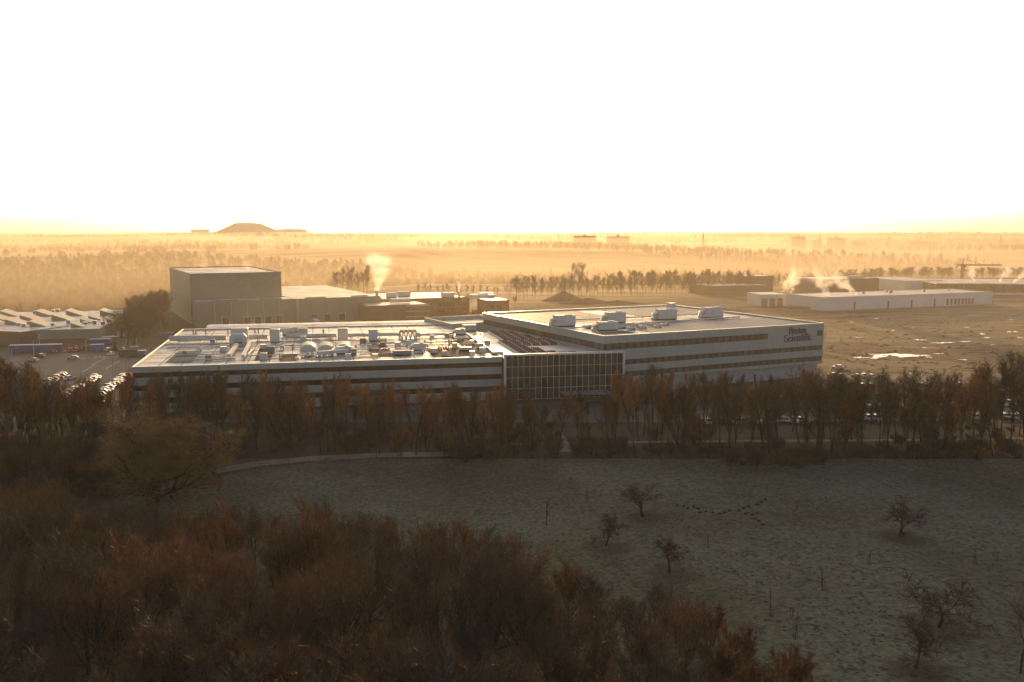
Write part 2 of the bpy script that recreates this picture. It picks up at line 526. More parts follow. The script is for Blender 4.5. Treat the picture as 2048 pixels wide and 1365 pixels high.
for u, v, w, h in [(1795, 712, 110, 8), (1738, 716, 50, 5), (1850, 716, 34, 2), (1720, 676, 34, 1.5), (1920, 720, 28, 2), (1885, 709, 36, 3), (1838, 681, 26, 3), (1938, 684, 34, 3), (1885, 687, 46, 4), (1984, 691, 20, 2), (1850, 696, 20, 3),
                   (1820, 746, 26, 4), (1960, 669, 20, 3), (1968, 676, 22, 2), (2025, 664, 34, 4), (2036, 676, 26, 3), (1888, 628, 18, 2), (1944, 632, 26, 2), (1745, 637, 22, 2), (1700, 645, 14, 2), (2010, 640, 30, 2), (1790, 662, 14, 2), (1930, 655, 16, 2)]:
    c = P(u, v)
    sx = w / 2 * c.y / FPX
    sy = max(h * .8, 1.4) / 2 * c.y * c.y / (FPX * CAMZ)
    # a puddle: a few thin streaks frozen together
    k = MB()
    m_ = max(2, int(w / 16))
    for s in range(m_):
        ox = sx * rs.uniform(-.75, .75)
        oy = sy * rs.uniform(-.8, .8)
        lx, ly = sx * rs.uniform(.25, .55), sy * rs.uniform(.22, .5)
        ph = [rs.random() * 6.28 for _ in range(4)]
        n = 26
        vs = []
        for i in range(n):
            t = 6.283 * i / n
            r = 1 + .28 * math.sin(2 * t + ph[0]) + .24 * math.sin(3 * t + ph[1]) + .2 * math.sin(5 * t + ph[2]) + .14 * math.sin(9 * t + ph[3])
            vs.append((ox + lx * r * math.cos(t) + .5 * ly * r * math.sin(t), oy + ly * r * math.sin(t) + .1 * lx * math.sin(2.3 * t), .004 * s))
        k.add(vs, [tuple(range(n))])
    struct('ice_patch', k.mesh('ice_patch', M['ice']), (c.x, c.y, .11))

# distant spoil tips on the horizon
def spoil_tip(u, w_top, w_base, top_v, D):
    s = D / FPX
    zt = CAMZ - (top_v - 460) * D / 1863
    b = MB()
    n, rings = 40, [(w_base * .62, 8), (w_base * .44, .3), (w_base * .34, .52), (w_top * .66, .76), (w_top * .5, .95), (w_top * .32, 1.0), (0.01, 1.03)]
    rr = random.Random(int(u))
    ph = [rr.random() * 6.28 for _ in range(3)]
    for r, t in rings:
        z = t if t == 8 else 8 + (zt - 8) * t
        for i in range(n):
            a = 6.283 * i / n
            k = 1 + 0.06 * math.sin(3 * a + ph[0]) + 0.05 * math.sin(5 * a + ph[1])
            b.v.append((r * s * k * math.cos(a), r * s * k * math.sin(a) * 0.6, z + (2 * math.sin(4 * a + ph[2]) if t > .5 else 0)))
    for j in range(len(rings) - 1):
        for i in range(n):
            b.f.append((j * n + i, j * n + (i + 1) % n, (j + 1) * n + (i + 1) % n, (j + 1) * n + i))
            b.m.append(0)
    p = P(u, 470, 0)
    o = struct('hill', b.mesh('hill', M['far_wood'], smooth=True), ((u - 1024) * s, D, 0))
spoil_tip(497, 56, 150, 446.5, 7200)
spoil_tip(588, 50, 84, 458.5, 7900)
spoil_tip(404, 30, 52, 459.5, 8300)

# ------------------------------------------------------------------ building helpers
def bld(name, label, u, v, z, rzdeg, cat='building'):
    p = P(u, v, z)
    return thing(name, label, cat, (p.x, p.y, 0), R(rzdeg))

def loc2(b, p):
    return rot(p[0] - b.location.x, p[1] - b.location.y, -b.rotation_euler.z)

def wrl(b, x, y, z=0.0):
    X, Y = rot(x, y, b.rotation_euler.z)
    return (b.location.x + X, b.location.y + Y, z)

def lp(b, u, v, z):
    return loc2(b, P(u, v, z))

def on_front(b, u, v):
    """(x, z) in building coordinates of a photo position on the front wall plane y = 0"""
    d = ray(u, v)
    ox, oy = loc2(b, (0, 0))
    dx, dy = rot(d[0], d[1], -b.rotation_euler.z)
    t = -oy / dy
    return ox + dx * t, CAMZ + d[2] * t

def part(name, parent, mb, *ms, smooth=False, label=None):
    o = obj(name, mb.mesh(name, *ms, smooth=smooth), parent)
    if label:
        o['label'] = label
    return o

def rim(mb, x0, x1, y0, y1, z0, z1, w):
    mb.box(x0, x1, y0, y0 + w, z0, z1)
    mb.box(x0, x1, y1 - w, y1, z0, z1)
    mb.box(x0, x0 + w, y0 + w, y1 - w, z0, z1)
    mb.box(x1 - w, x1, y0 + w, y1 - w, z0, z1)
    return mb

MESHC = {}
def shared(key, fn):
    if key not in MESHC:
        MESHC[key] = fn()
    return MESHC[key]

def panel_mesh(w, h, t, m, gap=0.04):
    return shared(('panel', round(w, 2), round(h, 2), round(t, 2), m.name), lambda: MB().box(gap / 2, w - gap / 2, -t, 0, gap / 2, h - gap / 2).mesh('panel', m))

def window_mesh(w, h):
    def mk():
        b = MB()
        b.box(0.0, w, -0.06, 0.0, 0, 0.09)
        b.box(0.0, w, -0.06, 0.0, h - 0.09, h)
        for x in (0.0, w * 0.2, w - 0.16):
            b.box(x, x + 0.2, -0.06, 0.0, 0.09, h - 0.09)
        b.box(0.2, w * 0.2, -0.03, 0.0, 0.09, h - 0.09)
        b.box(w * 0.2 + 0.2, w - 0.16, -0.025, 0.0, 0.09, h - 0.09, 1)
        return b.mesh('window', M['frame_dark'], M['glass_bronze'])
    return shared(('win', round(w, 2), round(h, 2)), mk)

def row(b, name, me, n, x0, dx, z, y=0.0, side='front', x=0.0):
    """n like pieces along the front (y = const) or along the side wall (x = const)"""
    for i in range(n):
        if side == 'front':
            obj(name, me, b, (x0 + i * dx, y, z), 0)
        else:
            obj(name, me, b, (x, x0 + (i + 1) * dx, z), -math.pi / 2)

# ------------------------------------------------------------------ the office block with the sign
CB = bld('office_block', 'large pale grey office block with three window bands and big purple sign', 1208, 673, 19.0, 26.4)
CL, CW, CH = 92.0, 91.0, 19.0
part('wall', CB, MB().box(0.3, CL - .3, 0.3, CW - .3, 4.4, 18.2).box(1.2, CL - 1.2, 1.2, CW - 1.2, 0, 4.4, 1), M['recess'], M['plinth'])
bands = [(16.55, 19.0), (11.15, 14.55), (7.3, 9.55), (4.5, 5.65)]
for z0, z1 in bands:
    row(CB, 'cladding_panel', panel_mesh(11.5, z1 - z0, .3, M['cladding']), 8, 0, 11.5, z0, 0.3)
    row(CB, 'cladding_panel', panel_mesh(11.3, z1 - z0, .3, M['cladding']), 8, 0.3, 11.3, z0, 0, 'side', 0.3)
wx = on_front(CB, 1546, 673)[0]
nw = int(wx // 2.75)
row(CB, 'window', window_mesh(2.75, 2.0), nw, 0.3, 2.75, 14.55, 0.28)
lastx = nw * 2.75 + .32
part('cladding_panel', CB, MB().box(lastx, CL - 3.2, 0, 0.3, 14.57, 16.53).box(CL - .5, CL, 0, 0.3, 14.57, 16.53), M['cladding'], label='tall blank panel carrying the sign')
obj('window', window_mesh(2.7, 2.0), CB, (CL - 3.2, 0.28, 14.55))
row(CB, 'window', window_mesh(2.75, 1.6), 33, 0.3, 2.75, 9.55, 0.28)
row(CB, 'window', window_mesh(2.75, 1.65), 33, 0.3, 2.75, 5.65, 0.28)
row(CB, 'window', window_mesh(3.6, 2.0), 25, 0.3, 3.6, 14.55, 0, 'side', 0.28)
part('back_wall', CB, MB().box(CL - .3, CL, 0.3, CW, 4.5, 19).box(0.3, CL - .3, CW - .3, CW, 4.5, 19), M['cladding'])
part('roof', CB, MB().box(0.35, CL - .35, 0.35, CW - .35, 18.2, 18.45), M['roof_white'])
part('parapet_coping', CB, rim(MB(), -.06, CL + .06, -.06, CW + .06, 19.0, 19.12, .55), M['metal'])
part('parapet', CB, rim(MB(), .31, CL - .31, .31, CW - .31, 18.45, 19.0, .2), M['cladding'])
well = MB()
wa = lp(CB, 1172, 664, 18.5)
wb = lp(CB, 1262, 672, 18.5)
# low curb round a sunken roof light near the corner
part('roof_well', CB, rim(MB(), 3, 15, 3.5, 12, 18.45, 19.0, .3).box(3.3, 14.7, 3.8, 11.7, 18.46, 18.5, 1), M['cladding'], M['roof_grey'])
def mats_field(b, x0, x1, y0, y1, z, dx, dy, m='roof_mat', gap=0.25, tilt=0.06, name='roof_panel', skip=0.0, seed=1):
    rr = random.Random(seed)
    nx, ny = max(1, int((x1 - x0) / dx)), max(1, int((y1 - y0) / dy))
    def mk():
        k = MB()
        w, d = dx - gap, dy - gap
        k.add([(0, 0, 0), (w, 0, 0), (w, d, 0), (0, d, 0), (0, 0, .06), (w, 0, .06), (w, d, .06 + tilt * d), (0, d, .06 + tilt * d)],
              [(3, 2, 1, 0), (4, 5, 6, 7), (0, 1, 5, 4), (1, 2, 6, 5), (2, 3, 7, 6), (3, 0, 4, 7)])
        return k.mesh(name, M[m])
    me = shared(('mf', dx, dy, m, gap, tilt), mk)
    for i in range(nx):
        for j in range(ny):
            if rr.random() >= skip:
                obj(name, me, b, (x0 + i * dx, y0 + j * dy, z))
mats_field(CB, 22, 88, 3, 32, 18.47, 11, 2.4, tilt=0.05, m='roof_pale')
mats_field(CB, 6, 40, 48, 86, 18.47, 8.5, 2.7, tilt=0.05, m='roof_pale')
mats_field(CB, 52, 88, 56, 86, 18.47, 9, 2.7, tilt=0.05, m='roof_pale')

# sign lettering on the right end of the facade
def stroke(mb, pts, thin, thick, y0, y1):
    for (a, b), (c, d) in zip(pts[:-1], pts[1:]):
        dx, dz = c - a, d - b
        L = math.hypot(dx, dz)
        if L < 1e-6:
            continue
        w = (thin + (thick - thin) * abs(dz) / L) / 2
        nx, nz = -dz / L * w, dx / L * w
        ex, ez = dx / L * w * .35, dz / L * w * .35
        q = [(a - ex + nx, b - ez + nz), (a - ex - nx, b - ez - nz), (c + ex - nx, d + ez - nz), (c + ex + nx, d + ez + nz)]
        vs = [(x, y0, z) for x, z in q] + [(x, y1, z) for x, z in q]
        mb.add(vs, [(0, 1, 2, 3), (7, 6, 5, 4), (0, 4, 5, 1), (1, 5, 6, 2), (2, 6, 7, 3), (3, 7, 4, 0)])
def arc(cx, cz, rx, rz, a0, a1, n=12):
    return [(cx + rx * math.cos(R(a0 + (a1 - a0) * i / n)), cz + rz * math.sin(R(a0 + (a1 - a0) * i / n))) for i in range(n + 1)]
GL = {  # strokes on an x-height of 1, and the advance
    'B': ([[(.25, 0), (.25, 1.5)], [(0, 1.48), (.6, 1.48)], [(0, .02), (.65, .02)], arc(.6, 1.13, .38, .36, 90, -90), arc(.62, .4, .46, .39, 90, -90), [(.25, .77), (.62, .77)]], 1.25),
    'o': ([arc(.45, .5, .36, .48, 0, 360, 18)], .95),
    's': ([arc(.35, .74, .26, .23, 30, 260, 10) + arc(.35, .26, .28, .24, 80, -160, 10)], .75),
    't': ([[(.28, 1.3), (.28, .15)], arc(.45, .18, .17, .16, 180, 300, 5), [(.02, .98), (.6, .98)]], .62),
    'n': ([[(.2, 0), (.2, 1)], [(.02, .96), (.2, .96)], [(0, .03), (.38, .03)], arc(.5, .65, .28, .32, 170, 0, 8) + [(.78, 0)], [(.6, .03), (.96, .03)]], 1.02),
    'S': ([arc(.5, 1.13, .38, .36, 25, 265, 12) + arc(.5, .4, .42, .38, 85, -165, 12)], 1.1),
    'c': ([arc(.45, .5, .36, .48, 45, 320, 14)], .85),
    'i': ([[(.2, 0), (.2, 1)], [(.02, .96), (.2, .96)], [(0, .03), (.4, .03)], [(.2, 1.3), (.2, 1.5)]], .46),
    'e': ([arc(.45, .5, .36, .48, 0, 320, 16), [(.1, .52), (.8, .52)]], .9),
    'f': ([[(.28, 0), (.28, 1.25)], arc(.52, 1.25, .24, .3, 180, 40, 6), [(.02, .98), (.62, .98)], [(.05, .03), (.5, .03)]], .6)}
xa, za = on_front(CB, 1567.5, 684.5)
xb, _ = on_front(CB, 1623.5, 680)
xm, zm = on_front(CB, 1577, 671)
SG = thing('wall_sign', 'purple serif two line company lettering on the pale office block', 'sign', wrl(CB, xa, -.02, za), CB.rotation_euler.z)
def write(txt, x, z, width, thick):
    tot = sum(GL[c][1] for c in txt)
    s = width / tot
    hz = 1.45 if txt[0] == 'S' else 1.5
    k = 2.2 / hz
    for ch in txt:
        st, adv = GL[ch]
        b = MB()
        for p in st:
            stroke(b, [(x + a * s, z + c * k) for a, c in p], .13 * thick, .30 * thick, -.22, 0.0)
        o = part('letter', SG, b, M['logo'])
        x += adv * s
write('Scientific', 0, 0.1, xb - xa, 1.5)
write('Boston', xm - xa, zm - za + .45, (xb - xa) * .62, 1.5)

# ------------------------------------------------------------------ roof plant
def ahu(label, p, rz, L, W, H, bend=True, m='unit', group=None, louvre=False):
    t = thing('air_handling_unit', label, 'rooftop unit', p, rz, group)
    part('casing', t, MB().bbox(0, L, 0, W, .45, H, .12), M[m])
    part('skid', t, MB().box(.1, L - .1, .15, .45, 0, .45).box(.1, L - .1, W - .45, W - .15, 0, .45).box(.1, .4, .46, W - .46, 0, .44).box(L - .4, L - .1, .46, W - .46, 0, .44), M['dark'])
    k = MB()
    n = max(2, int(L / 2))
    for i in range(n):
        x = i * L / n
        k.box(x + .12, x + L / n - .12, -.05, -.002, .65, H - .35)
    part('access_door', t, k, M[m])
    if louvre:
        k = MB()
        for i in range(7):
            z = .7 + i * (H - 1.2) / 7
            k.box(.15, L - .15, -.2, -.052, z, z + (H - 1.2) / 7 * .55)
        part('louvre', t, k, M['metal'])['kind'] = 'stuff'
    if bend:
        k = MB()
        for yo in (W * .3, W * .72):
            pts = [(0.2, yo, H * .62)] + [(-.2 - 1.1 * math.sin(R(a)), yo, H * .62 - 1.1 + 1.1 * math.cos(R(a))) for a in (10, 30, 50, 70, 90)] + [(-1.3, yo, 0.05)]
            k.path(pts, .62, 10)
        part('duct_elbow', t, k, M['metal'], smooth=True)
        part('hood', t, MB().extr([(W * .2, H - .1), (W * .8, H - .1), (W * .75, H + .3), (W * .25, H + .3)], L * .55, L * .85), M[m])
    return t
Rz = CB.rotation_euler.z
for (u, v, L), lab in zip([(1112, 655, 7.2), (1216, 648, 7.0), (1318, 641, 7.4), (1412, 637, 7.4)],
                          ['long rooftop unit nearest the left parapet of the office block', 'rooftop unit with twin bent ducts, second from the left parapet of office block',
                           'rooftop unit with silver elbows, third along the office block ridge', 'rooftop unit farthest right along the office block roof']):
    p = P(u, v, 18.45)
    ahu(lab, p, Rz - R(10), L, 3.4, 4.0, group='large units on the office block roof')
p = P(1198, 663, 18.45)
ahu('lower silver rooftop unit in front of the second unit on office block', p, Rz - R(14), 6.8, 3.0, 3.0)
# pipe runs and small plant
def duct(label, pts, r, m='metal', box=False, name='duct', legs=True, z=None):
    t = thing(name, label, 'duct', pts[0])
    o = Vector(pts[0])
    q = [Vector(p) - o for p in pts]
    k = MB()
    for a, b in zip(q[:-1], q[1:]):
        if box:
            d = (b - a).normalized()
            n = Vector((-d.y, d.x, 0)) * r
            e = d * r
            vs = []
            for c in (a - e, b + e):
                for sx, sz in ((-1, 0), (1, 0), (1, 1.6), (-1, 1.6)):
                    vs.append(c + n * sx + Vector((0, 0, r * sz)))
            k.add(vs, [(0, 1, 2, 3), (7, 6, 5, 4), (0, 4, 5, 1), (1, 5, 6, 2), (2, 6, 7, 3), (3, 7, 4, 0)])
        else:
            k.tube(a, b, r, r, 10)
    part('casing', t, k, M[m], smooth=not box)
    k = MB()
    for a, b in zip(q[:-1], q[1:]):
        L = (b - a).length
        n = max(1, int(L / 3.0))
        for i in range(n + 1):
            c = a.lerp(b, i / n)
            if box:
                k.box(c.x - r * .3, c.x + r * .3, c.y - r * .3, c.y + r * .3, -.6, c.z)
            else:
                d = (b - a).normalized()
                k.tube(c - d * .07, c + d * .07, r * 1.08, r * 1.08, 10)
                k.box(c.x - .1, c.x + .1, c.y - .1, c.y + .1, -(pts[0][2] - (z if z else pts[0][2] - r)), c.z - r * .9)
    part('flange', t, k, M['metal'])['kind'] = 'stuff'
    return t
ZR = 18.45
duct('long silver pipe running across the office block roof below the big units', [P(1165, 653, ZR + .6), P(1330, 644, ZR + .6), P(1478, 634, ZR + .6)], .3, z=ZR)
duct('white pipe run in front of the roof units of the office block', [P(1120, 657, ZR + .5), P(1190, 654, ZR + .5), P(1250, 652, ZR + .5)], .22, 'unit', z=ZR)
duct('thin pipe crossing the office block roof behind the big units', [P(1150, 640, ZR + .7), P(1210, 637, ZR + .7), P(1300, 633, ZR + .7), P(1400, 629, ZR + .7)], .25, z=ZR)
def plant(label, p, rz, s=1.0, seed=0):
    """a low cluster of valves, pumps and pipe bends"""
    t = thing('pump_set', label, 'rooftop plant', p, rz, 'small plant on the roofs')
    rr = random.Random(seed)
    part('skid', t, MB().box(-1.6 * s, 1.6 * s, -.8 * s, .8 * s, 0, .15), M['dark'])
    k = MB()
    for i in range(4):
        x = -1.3 * s + i * .85 * s
        k.tube((x, -.4 * s, .15), (x, -.4 * s, .7 + rr.random() * .7), .22 * s, n=8)
        k.tube((x, -.4 * s, .6), (x, .7 * s, .6), .12 * s, n=6)
    part('pump', t, k, M['metal'], smooth=True)
    part('header_pipe', t, MB().tube((-1.7 * s, .55 * s, .75), (1.8 * s, .55 * s, .75), .16 * s), M['unit'], smooth=True)
    part('control_box', t, MB().bbox(1.0 * s, 1.5 * s, -.3 * s, .3 * s, .15, 1.3 * s, .05), M['unit'])
    return t
sd0 = 0
for u, v in [(1270, 655), (1285, 659), (1300, 653), (1315, 656), (1243, 658), (1262, 661), (1330, 652), (1180, 657)]:
    sd0 += 1
    plant('cluster of valves and pipes on the roof of the office block', P(u, v, ZR), Rz, 1.0, sd0)
for u, v in [(1270, 648), (1350, 643), (1385, 640), (1295, 646), (1373, 642)]:
    p = P(u, v, ZR)
    t = thing('tarpaulin', 'orange red sheeting laid on the office block roof', 'sheeting', p, Rz, 'sheeting on the office block roof')
    k = MB()
    for i in range(3):
        k.bbox(-1.8 + i * 1.3, -.6 + i * 1.3, -1.2 + .2 * i, 1 + .1 * i, 0, .3 + .15 * (i % 2), .12)
    part('fold', t, k, M['rust_red'])
def mast(label, p, h, r=.06):
    t = thing('roof_mast', label, 'mast', p, 0, 'thin masts on the office block roof')
    part('pole', t, MB().tube((0, 0, 0), (0, 0, h), r, r * .5, 6), M['metal'])
    part('base', t, MB().box(-.3, .3, -.3, .3, 0, .15), M['unit'])
for (u, v), lab in zip([(1037, 633), (1179, 634), (1284, 636), (1479, 645)], ['thin mast near the left rear corner of the office block roof', 'thin mast between first and second roof units', 'thin mast left of the third roof unit', 'thin mast right of the last roof unit']):
    mast(lab, P(u, v, ZR), 4)
t = thing('stair_hut', 'small pale hut on the rear corner of office block roof', 'roof hut', P(1341, 617, ZR), Rz)
part('wall', t, MB().box(0, 2.6, 0, 2.6, 0, 2.0), M['unit'])
part('roof', t, MB().box(-.15, 2.75, -.15, 2.75, 2.0, 2.2), M['metal'])

# ------------------------------------------------------------------ long low block with the busy roof
AB = bld('factory_block', 'long low factory block with dark window strips and cluttered frosted roof', 264, 735, 14.0, 11.9)
AL, AW, AH = 105.0, 101.0, 14.0
part('wall', AB, MB().box(.3, AL - .3, .3, AW - .3, 0, 13.2), M['recess'])
for z0, z1 in [(12.35, 14.0), (8.75, 10.95), (5.1, 7.2), (0.9, 3.5)]:
    row(AB, 'cladding_panel', panel_mesh(10.5, z1 - z0, .3, M['cladding']), 10, 0, 10.5, z0, .3)
    row(AB, 'cladding_panel', panel_mesh(10.05, z1 - z0, .3, M['cladding']), 10, 0.3, 10.05, z0, 0, 'side', .3)
def strip_win(w, h):
    def mk():
        b = MB()
        b.box(0, w, -.05, 0, 0, .1).box(0, w, -.05, 0, h - .1, h).box(0, .1, -.05, 0, .1, h - .1).box(.1, w, -.02, 0, .1, h - .1, 1)
        return b.mesh('window', M['frame_dark'], M['glass'])
    return shared(('sw', w, h), mk)
row(AB, 'window', strip_win(3.5, 1.4), 30, 0, 3.5, 10.95, .28)
row(AB, 'window', strip_win(3.5, 1.55), 30, 0, 3.5, 7.2, .28)
row(AB, 'window', strip_win(3.5, 1.6), 30, 0, 3.5, 3.5, .28)
part('back_wall', AB, MB().box(AL - .3, AL, 0.3, AW, 0, 14).box(.3, AL - .3, AW - .3, AW, 0, 14), M['cladding'])
part('roof', AB, MB().box(.35, AL - .35, .35, AW - .35, 13.2, 13.5), M['roof_frost'])
part('parapet_coping', AB, rim(MB(), -.05, AL + .05, -.05, AW + .05, 14.0, 14.1, .5), M['metal'])
part('parapet', AB, rim(MB(), .31, AL - .31, .31, AW - .31, 13.5, 14.0, .2), M['cladding'])
ZA = 13.5
ra = AB.rotation_euler.z
def prect(u0, v0, u1, v1, seed=1, dx=6.0, dy=2.2, m='roof_mat', skip=0.0):
    x0, y0 = lp(AB, u0, v1, ZA)
    x1, y1 = lp(AB, u1, v0, ZA)
    xl, _ = lp(AB, u0, v0, ZA)
    x0 = max(1.2, x0)
    y0 = max(1.2, y0)
    mats_field(AB, x0, min(x1, AL - 1.2), y0, y1, ZA + .02, dx, dy, m, tilt=0.03, seed=seed, skip=skip)
prect(330, 700, 452, 727, 1, 7.5, 1.9, 'roof_grey')
prect(508, 690, 566, 722, 2, 5.0, 2.0)
prect(560, 708, 600, 724, 3, 5.0, 2.0)
prect(744, 688, 802, 715, 4, 6.5, 2.6)
prect(868, 694, 930, 716, 5, 6.5, 2.6)
prect(945, 674, 1008, 708, 6, 6.5, 2.6)
prect(355, 672, 455, 684, 7, 8.0, 2.6, 'roof_grey')
prect(620, 676, 700, 684, 8, 8.0, 2.6, 'roof_grey')
prect(860, 665, 940, 672, 9, 8.0, 3.0, 'roof_grey')
def pa(u, v, dz=0.0):
    return P(u, v, ZA + dz)
ahu('tall white roof unit with octagonal hood on the left of factory roof', pa(462, 688), ra, 5.6, 4.0, 5.2, False, louvre=True)
ahu('white louvred cabinet left of the round cowl on the factory roof', pa(540, 686), ra, 3.2, 3.2, 4.6, False, louvre=True)
ahu('white louvred cabinet in the middle of the factory roof', pa(676, 683), ra, 3.4, 3.2, 4.4, False, louvre=True)
ahu('plain tall white cabinet between louvred cabinet and chiller', pa(738, 684), ra, 3.0, 3.0, 4.2, False)
ahu('long pale unit beside the raised duct at back of factory roof', pa(565, 672), ra, 9.0, 2.2, 2.6, False)
ahu('low white unit with silver ducts beside the barrel skylights', pa(673, 710), ra, 4.6, 2.6, 2.4, True)
ahu('small white unit with bent ducts in front of the chiller', pa(828, 703), ra, 3.6, 2.2, 2.4, True)
ahu('dark grey box unit near the front parapet of factory roof', pa(786, 713), ra, 5.6, 2.4, 1.6, False, 'unit_grey')
ahu('silver unit near the link wall at the right of factory roof', pa(912, 671), ra, 3.6, 2.0, 2.2, True)
ahu('small pale unit in the corner below the link wall', pa(926, 664), ra, 5.2, 2.4, 2.6, False)
ahu('low unit at the right front end of the factory roof', pa(984, 712), ra, 3.6, 1.6, 1.2, False, 'unit')
ahu('dark louvred box at the right end of the white roof duct', pa(700, 711), ra, 2.0, 1.8, 1.9, False, 'unit_grey', louvre=True)
ahu('thin bright unit catching sun among the roof mats', pa(920, 703), ra, 4.0, 2.0, 1.2, False)
# octagonal hood in front of the big unit
t = thing('air_cowl', 'octagonal white intake cowl in front of tall roof unit', 'rooftop unit', pa(459, 692), ra)
k = MB()
prof = [(0, .6), (0, 3.0), (1.1, 4.0), (4.6, 4.0), (5.6, 3.0), (5.6, .6), (4.2, .6), (4.2, 2.6), (1.6, 2.6), (1.6, .6)]
n = len(prof)
k.add([(x, 0, z) for x, z in prof] + [(x, 1.6, z) for x, z in prof], [tuple(range(n)), tuple(range(2 * n - 1, n - 1, -1))] + [(i, n + i, n + (i + 1) % n, (i + 1) % n) for i in range(n)])
part('hood', t, k, M['unit'])
part('support', t, MB().box(.2, .5, .5, .8, 0, .6).box(5.1, 5.4, .5, .8, 0, .6), M['dark'])
# ducts
duct('long white round duct along the back of the factory roof', [pa(340, 677, 1.4), pa(452, 676, 1.4)], .9, 'unit', z=ZA)
duct('white round duct between the hood and the louvred cabinet', [pa(496, 675, 1.4), pa(534, 674, 1.4)], .8, 'unit', z=ZA)
duct('white round duct in the middle of the factory roof', [pa(572, 673, 1.4), pa(672, 671, 1.4)], .75, 'unit', z=ZA)
duct('white duct from the middle cabinet toward the chiller', [pa(694, 671, 1.2), pa(740, 670, 1.2), pa(800, 669, 1.2)], .55, 'unit', z=ZA)
duct('square roof duct running toward the front parapet below hood', [pa(474, 692, .8), pa(458, 714, .8)], .55, 'unit', True)
duct('second square roof duct running toward the front parapet', [pa(500, 686, .8), pa(487, 716, .8)], .55, 'unit', True)
duct('raised square duct with sunlit end on the factory roof', [pa(552, 664, 2.4), pa(590, 662, 2.4), pa(596, 664, 1.2)], .7, 'unit', True)
duct('low square duct beside the barrel skylights', [pa(638, 709, 1.0), pa(692, 705, 1.0)], .6, 'unit', True)
duct('thin pipe run across the left part of factory roof', [pa(345, 718, .4), pa(450, 714, .4)], .18, 'metal', z=ZA)
duct('pipe run near the front parapet on the left', [pa(348, 722, .5), pa(470, 717, .5)], .3, 'unit', z=ZA)
duct('upper pipe run across the left part of factory roof', [pa(330, 690, .5), pa(460, 687, .5)], .3, 'unit', z=ZA)
duct('middle pipe run across the left part of factory roof', [pa(334, 696, .5), pa(462, 692, .5)], .25, 'metal', z=ZA)
duct('long thin pipe across the middle of the factory roof', [pa(512, 684, .5), pa(600, 682, .5), pa(735, 680, .5)], .22, 'metal', z=ZA)
duct('pipe behind the chiller along the factory roof', [pa(840, 670, .8), pa(905, 667, .8)], .4, 'unit', z=ZA)
duct('pipe run along the right side of the factory roof', [pa(760, 687, .5), pa(910, 683, .5)], .3, 'metal', z=ZA)
# barrel skylights
for (u, v), lab in zip([(600, 703), (636, 703), (671, 702)], ['left barrel skylight on the factory roof', 'middle barrel skylight on the factory roof', 'right barrel skylight beside the white roof unit']):
    t = thing('barrel_skylight', lab, 'skylight', pa(u, v), ra, 'barrel skylights on the factory roof')
    w, d, h = 5.0, 9.0, 1.7
    n = 10
    arcp = [(w / 2 - w / 2 * math.cos(math.pi * i / n), .35 + h * math.sin(math.pi * i / n)) for i in range(n + 1)]
    k = MB()
    vs = [(x, 0.15, z) for x, z in arcp] + [(x, d, z) for x, z in arcp]
    k.add(vs, [(i + 1, i, n + 1 + i, n + 2 + i) for i in range(n)] + [tuple(range(n + 1)), tuple(range(2 * n + 1, n, -1))])
    part('vault', t, k, M['translucent'])
    k = MB()
    for j in range(5):
        y = j * d / 4.0
        for i in range(n):
            a, c = arcp[i], arcp[i + 1]
            k.tube((a[0], y, a[1] + .03), (c[0], y, c[1] + .03), .07, n=4)
    part('rib', t, k, M['metal'])['kind'] = 'stuff'
    part('curb', t, rim(MB(), -.1, w + .1, 0, d + .1, 0, .34, .25), M['unit'])
# chiller
t = thing('chiller', 'row of V shaped cooling coils with fans on the factory roof', 'chiller', pa(799, 684), ra)
part('frame', t, MB().box(0, 6.2, 0, .15, 0, .4).box(0, 6.2, 3.0, 3.15, 0, .4).box(0, .12, 0.16, 2.99, .4, 3.2).box(6.08, 6.2, 0.16, 2.99, .4, 3.2).box(0, 6.2, 0, 3.2, 3.2, 3.5), M['unit'])
for i in range(4):
    x = .2 + i * 1.5
    k = MB()
    k.add([(x, .02, 3.2), (x + .25, .02, 3.2), (x + .8, .02, .5), (x + .6, .02, .5), (x, 3.1, 3.2), (x + .25, 3.1, 3.2), (x + .8, 3.1, .5), (x + .6, 3.1, .5)],
          [(0, 3, 2, 1), (4, 5, 6, 7), (0, 4, 7, 3), (1, 2, 6, 5), (0, 1, 5, 4), (3, 7, 6, 2)])
    k.add([(x + 1.45, .02, 3.2), (x + 1.2, .02, 3.2), (x + .65, .03, .5), (x + .85, .03, .5), (x + 1.45, 3.1, 3.2), (x + 1.2, 3.1, 3.2), (x + .65, 3.1, .5), (x + .85, 3.1, .5)],
          [(0, 1, 2, 3), (4, 7, 6, 5), (0, 3, 7, 4), (1, 5, 6, 2), (0, 4, 5, 1), (3, 2, 6, 7)])
    part('coil', t, k, M['unit'])
    for j in range(2):
        part('fan', t, MB().tube((x + .72, .8 + j * 1.6, 3.5), (x + .72, .8 + j * 1.6, 3.95), .6, .66, 12), M['rust_red'])
for i in range(1, 17):
    part('roof_seam', AB, MB().box(i * 6.1, i * 6.1 + .22, 1, AW - 1, ZA + .001, ZA + .05), M['roof_grey'])
for j in range(1, 9):
    part('roof_seam', AB, MB().box(1, AL - 1, j * 11.0, j * 11.0 + .3, ZA + .052, ZA + .09), M['roof_grey'])
rb = random.Random(91)
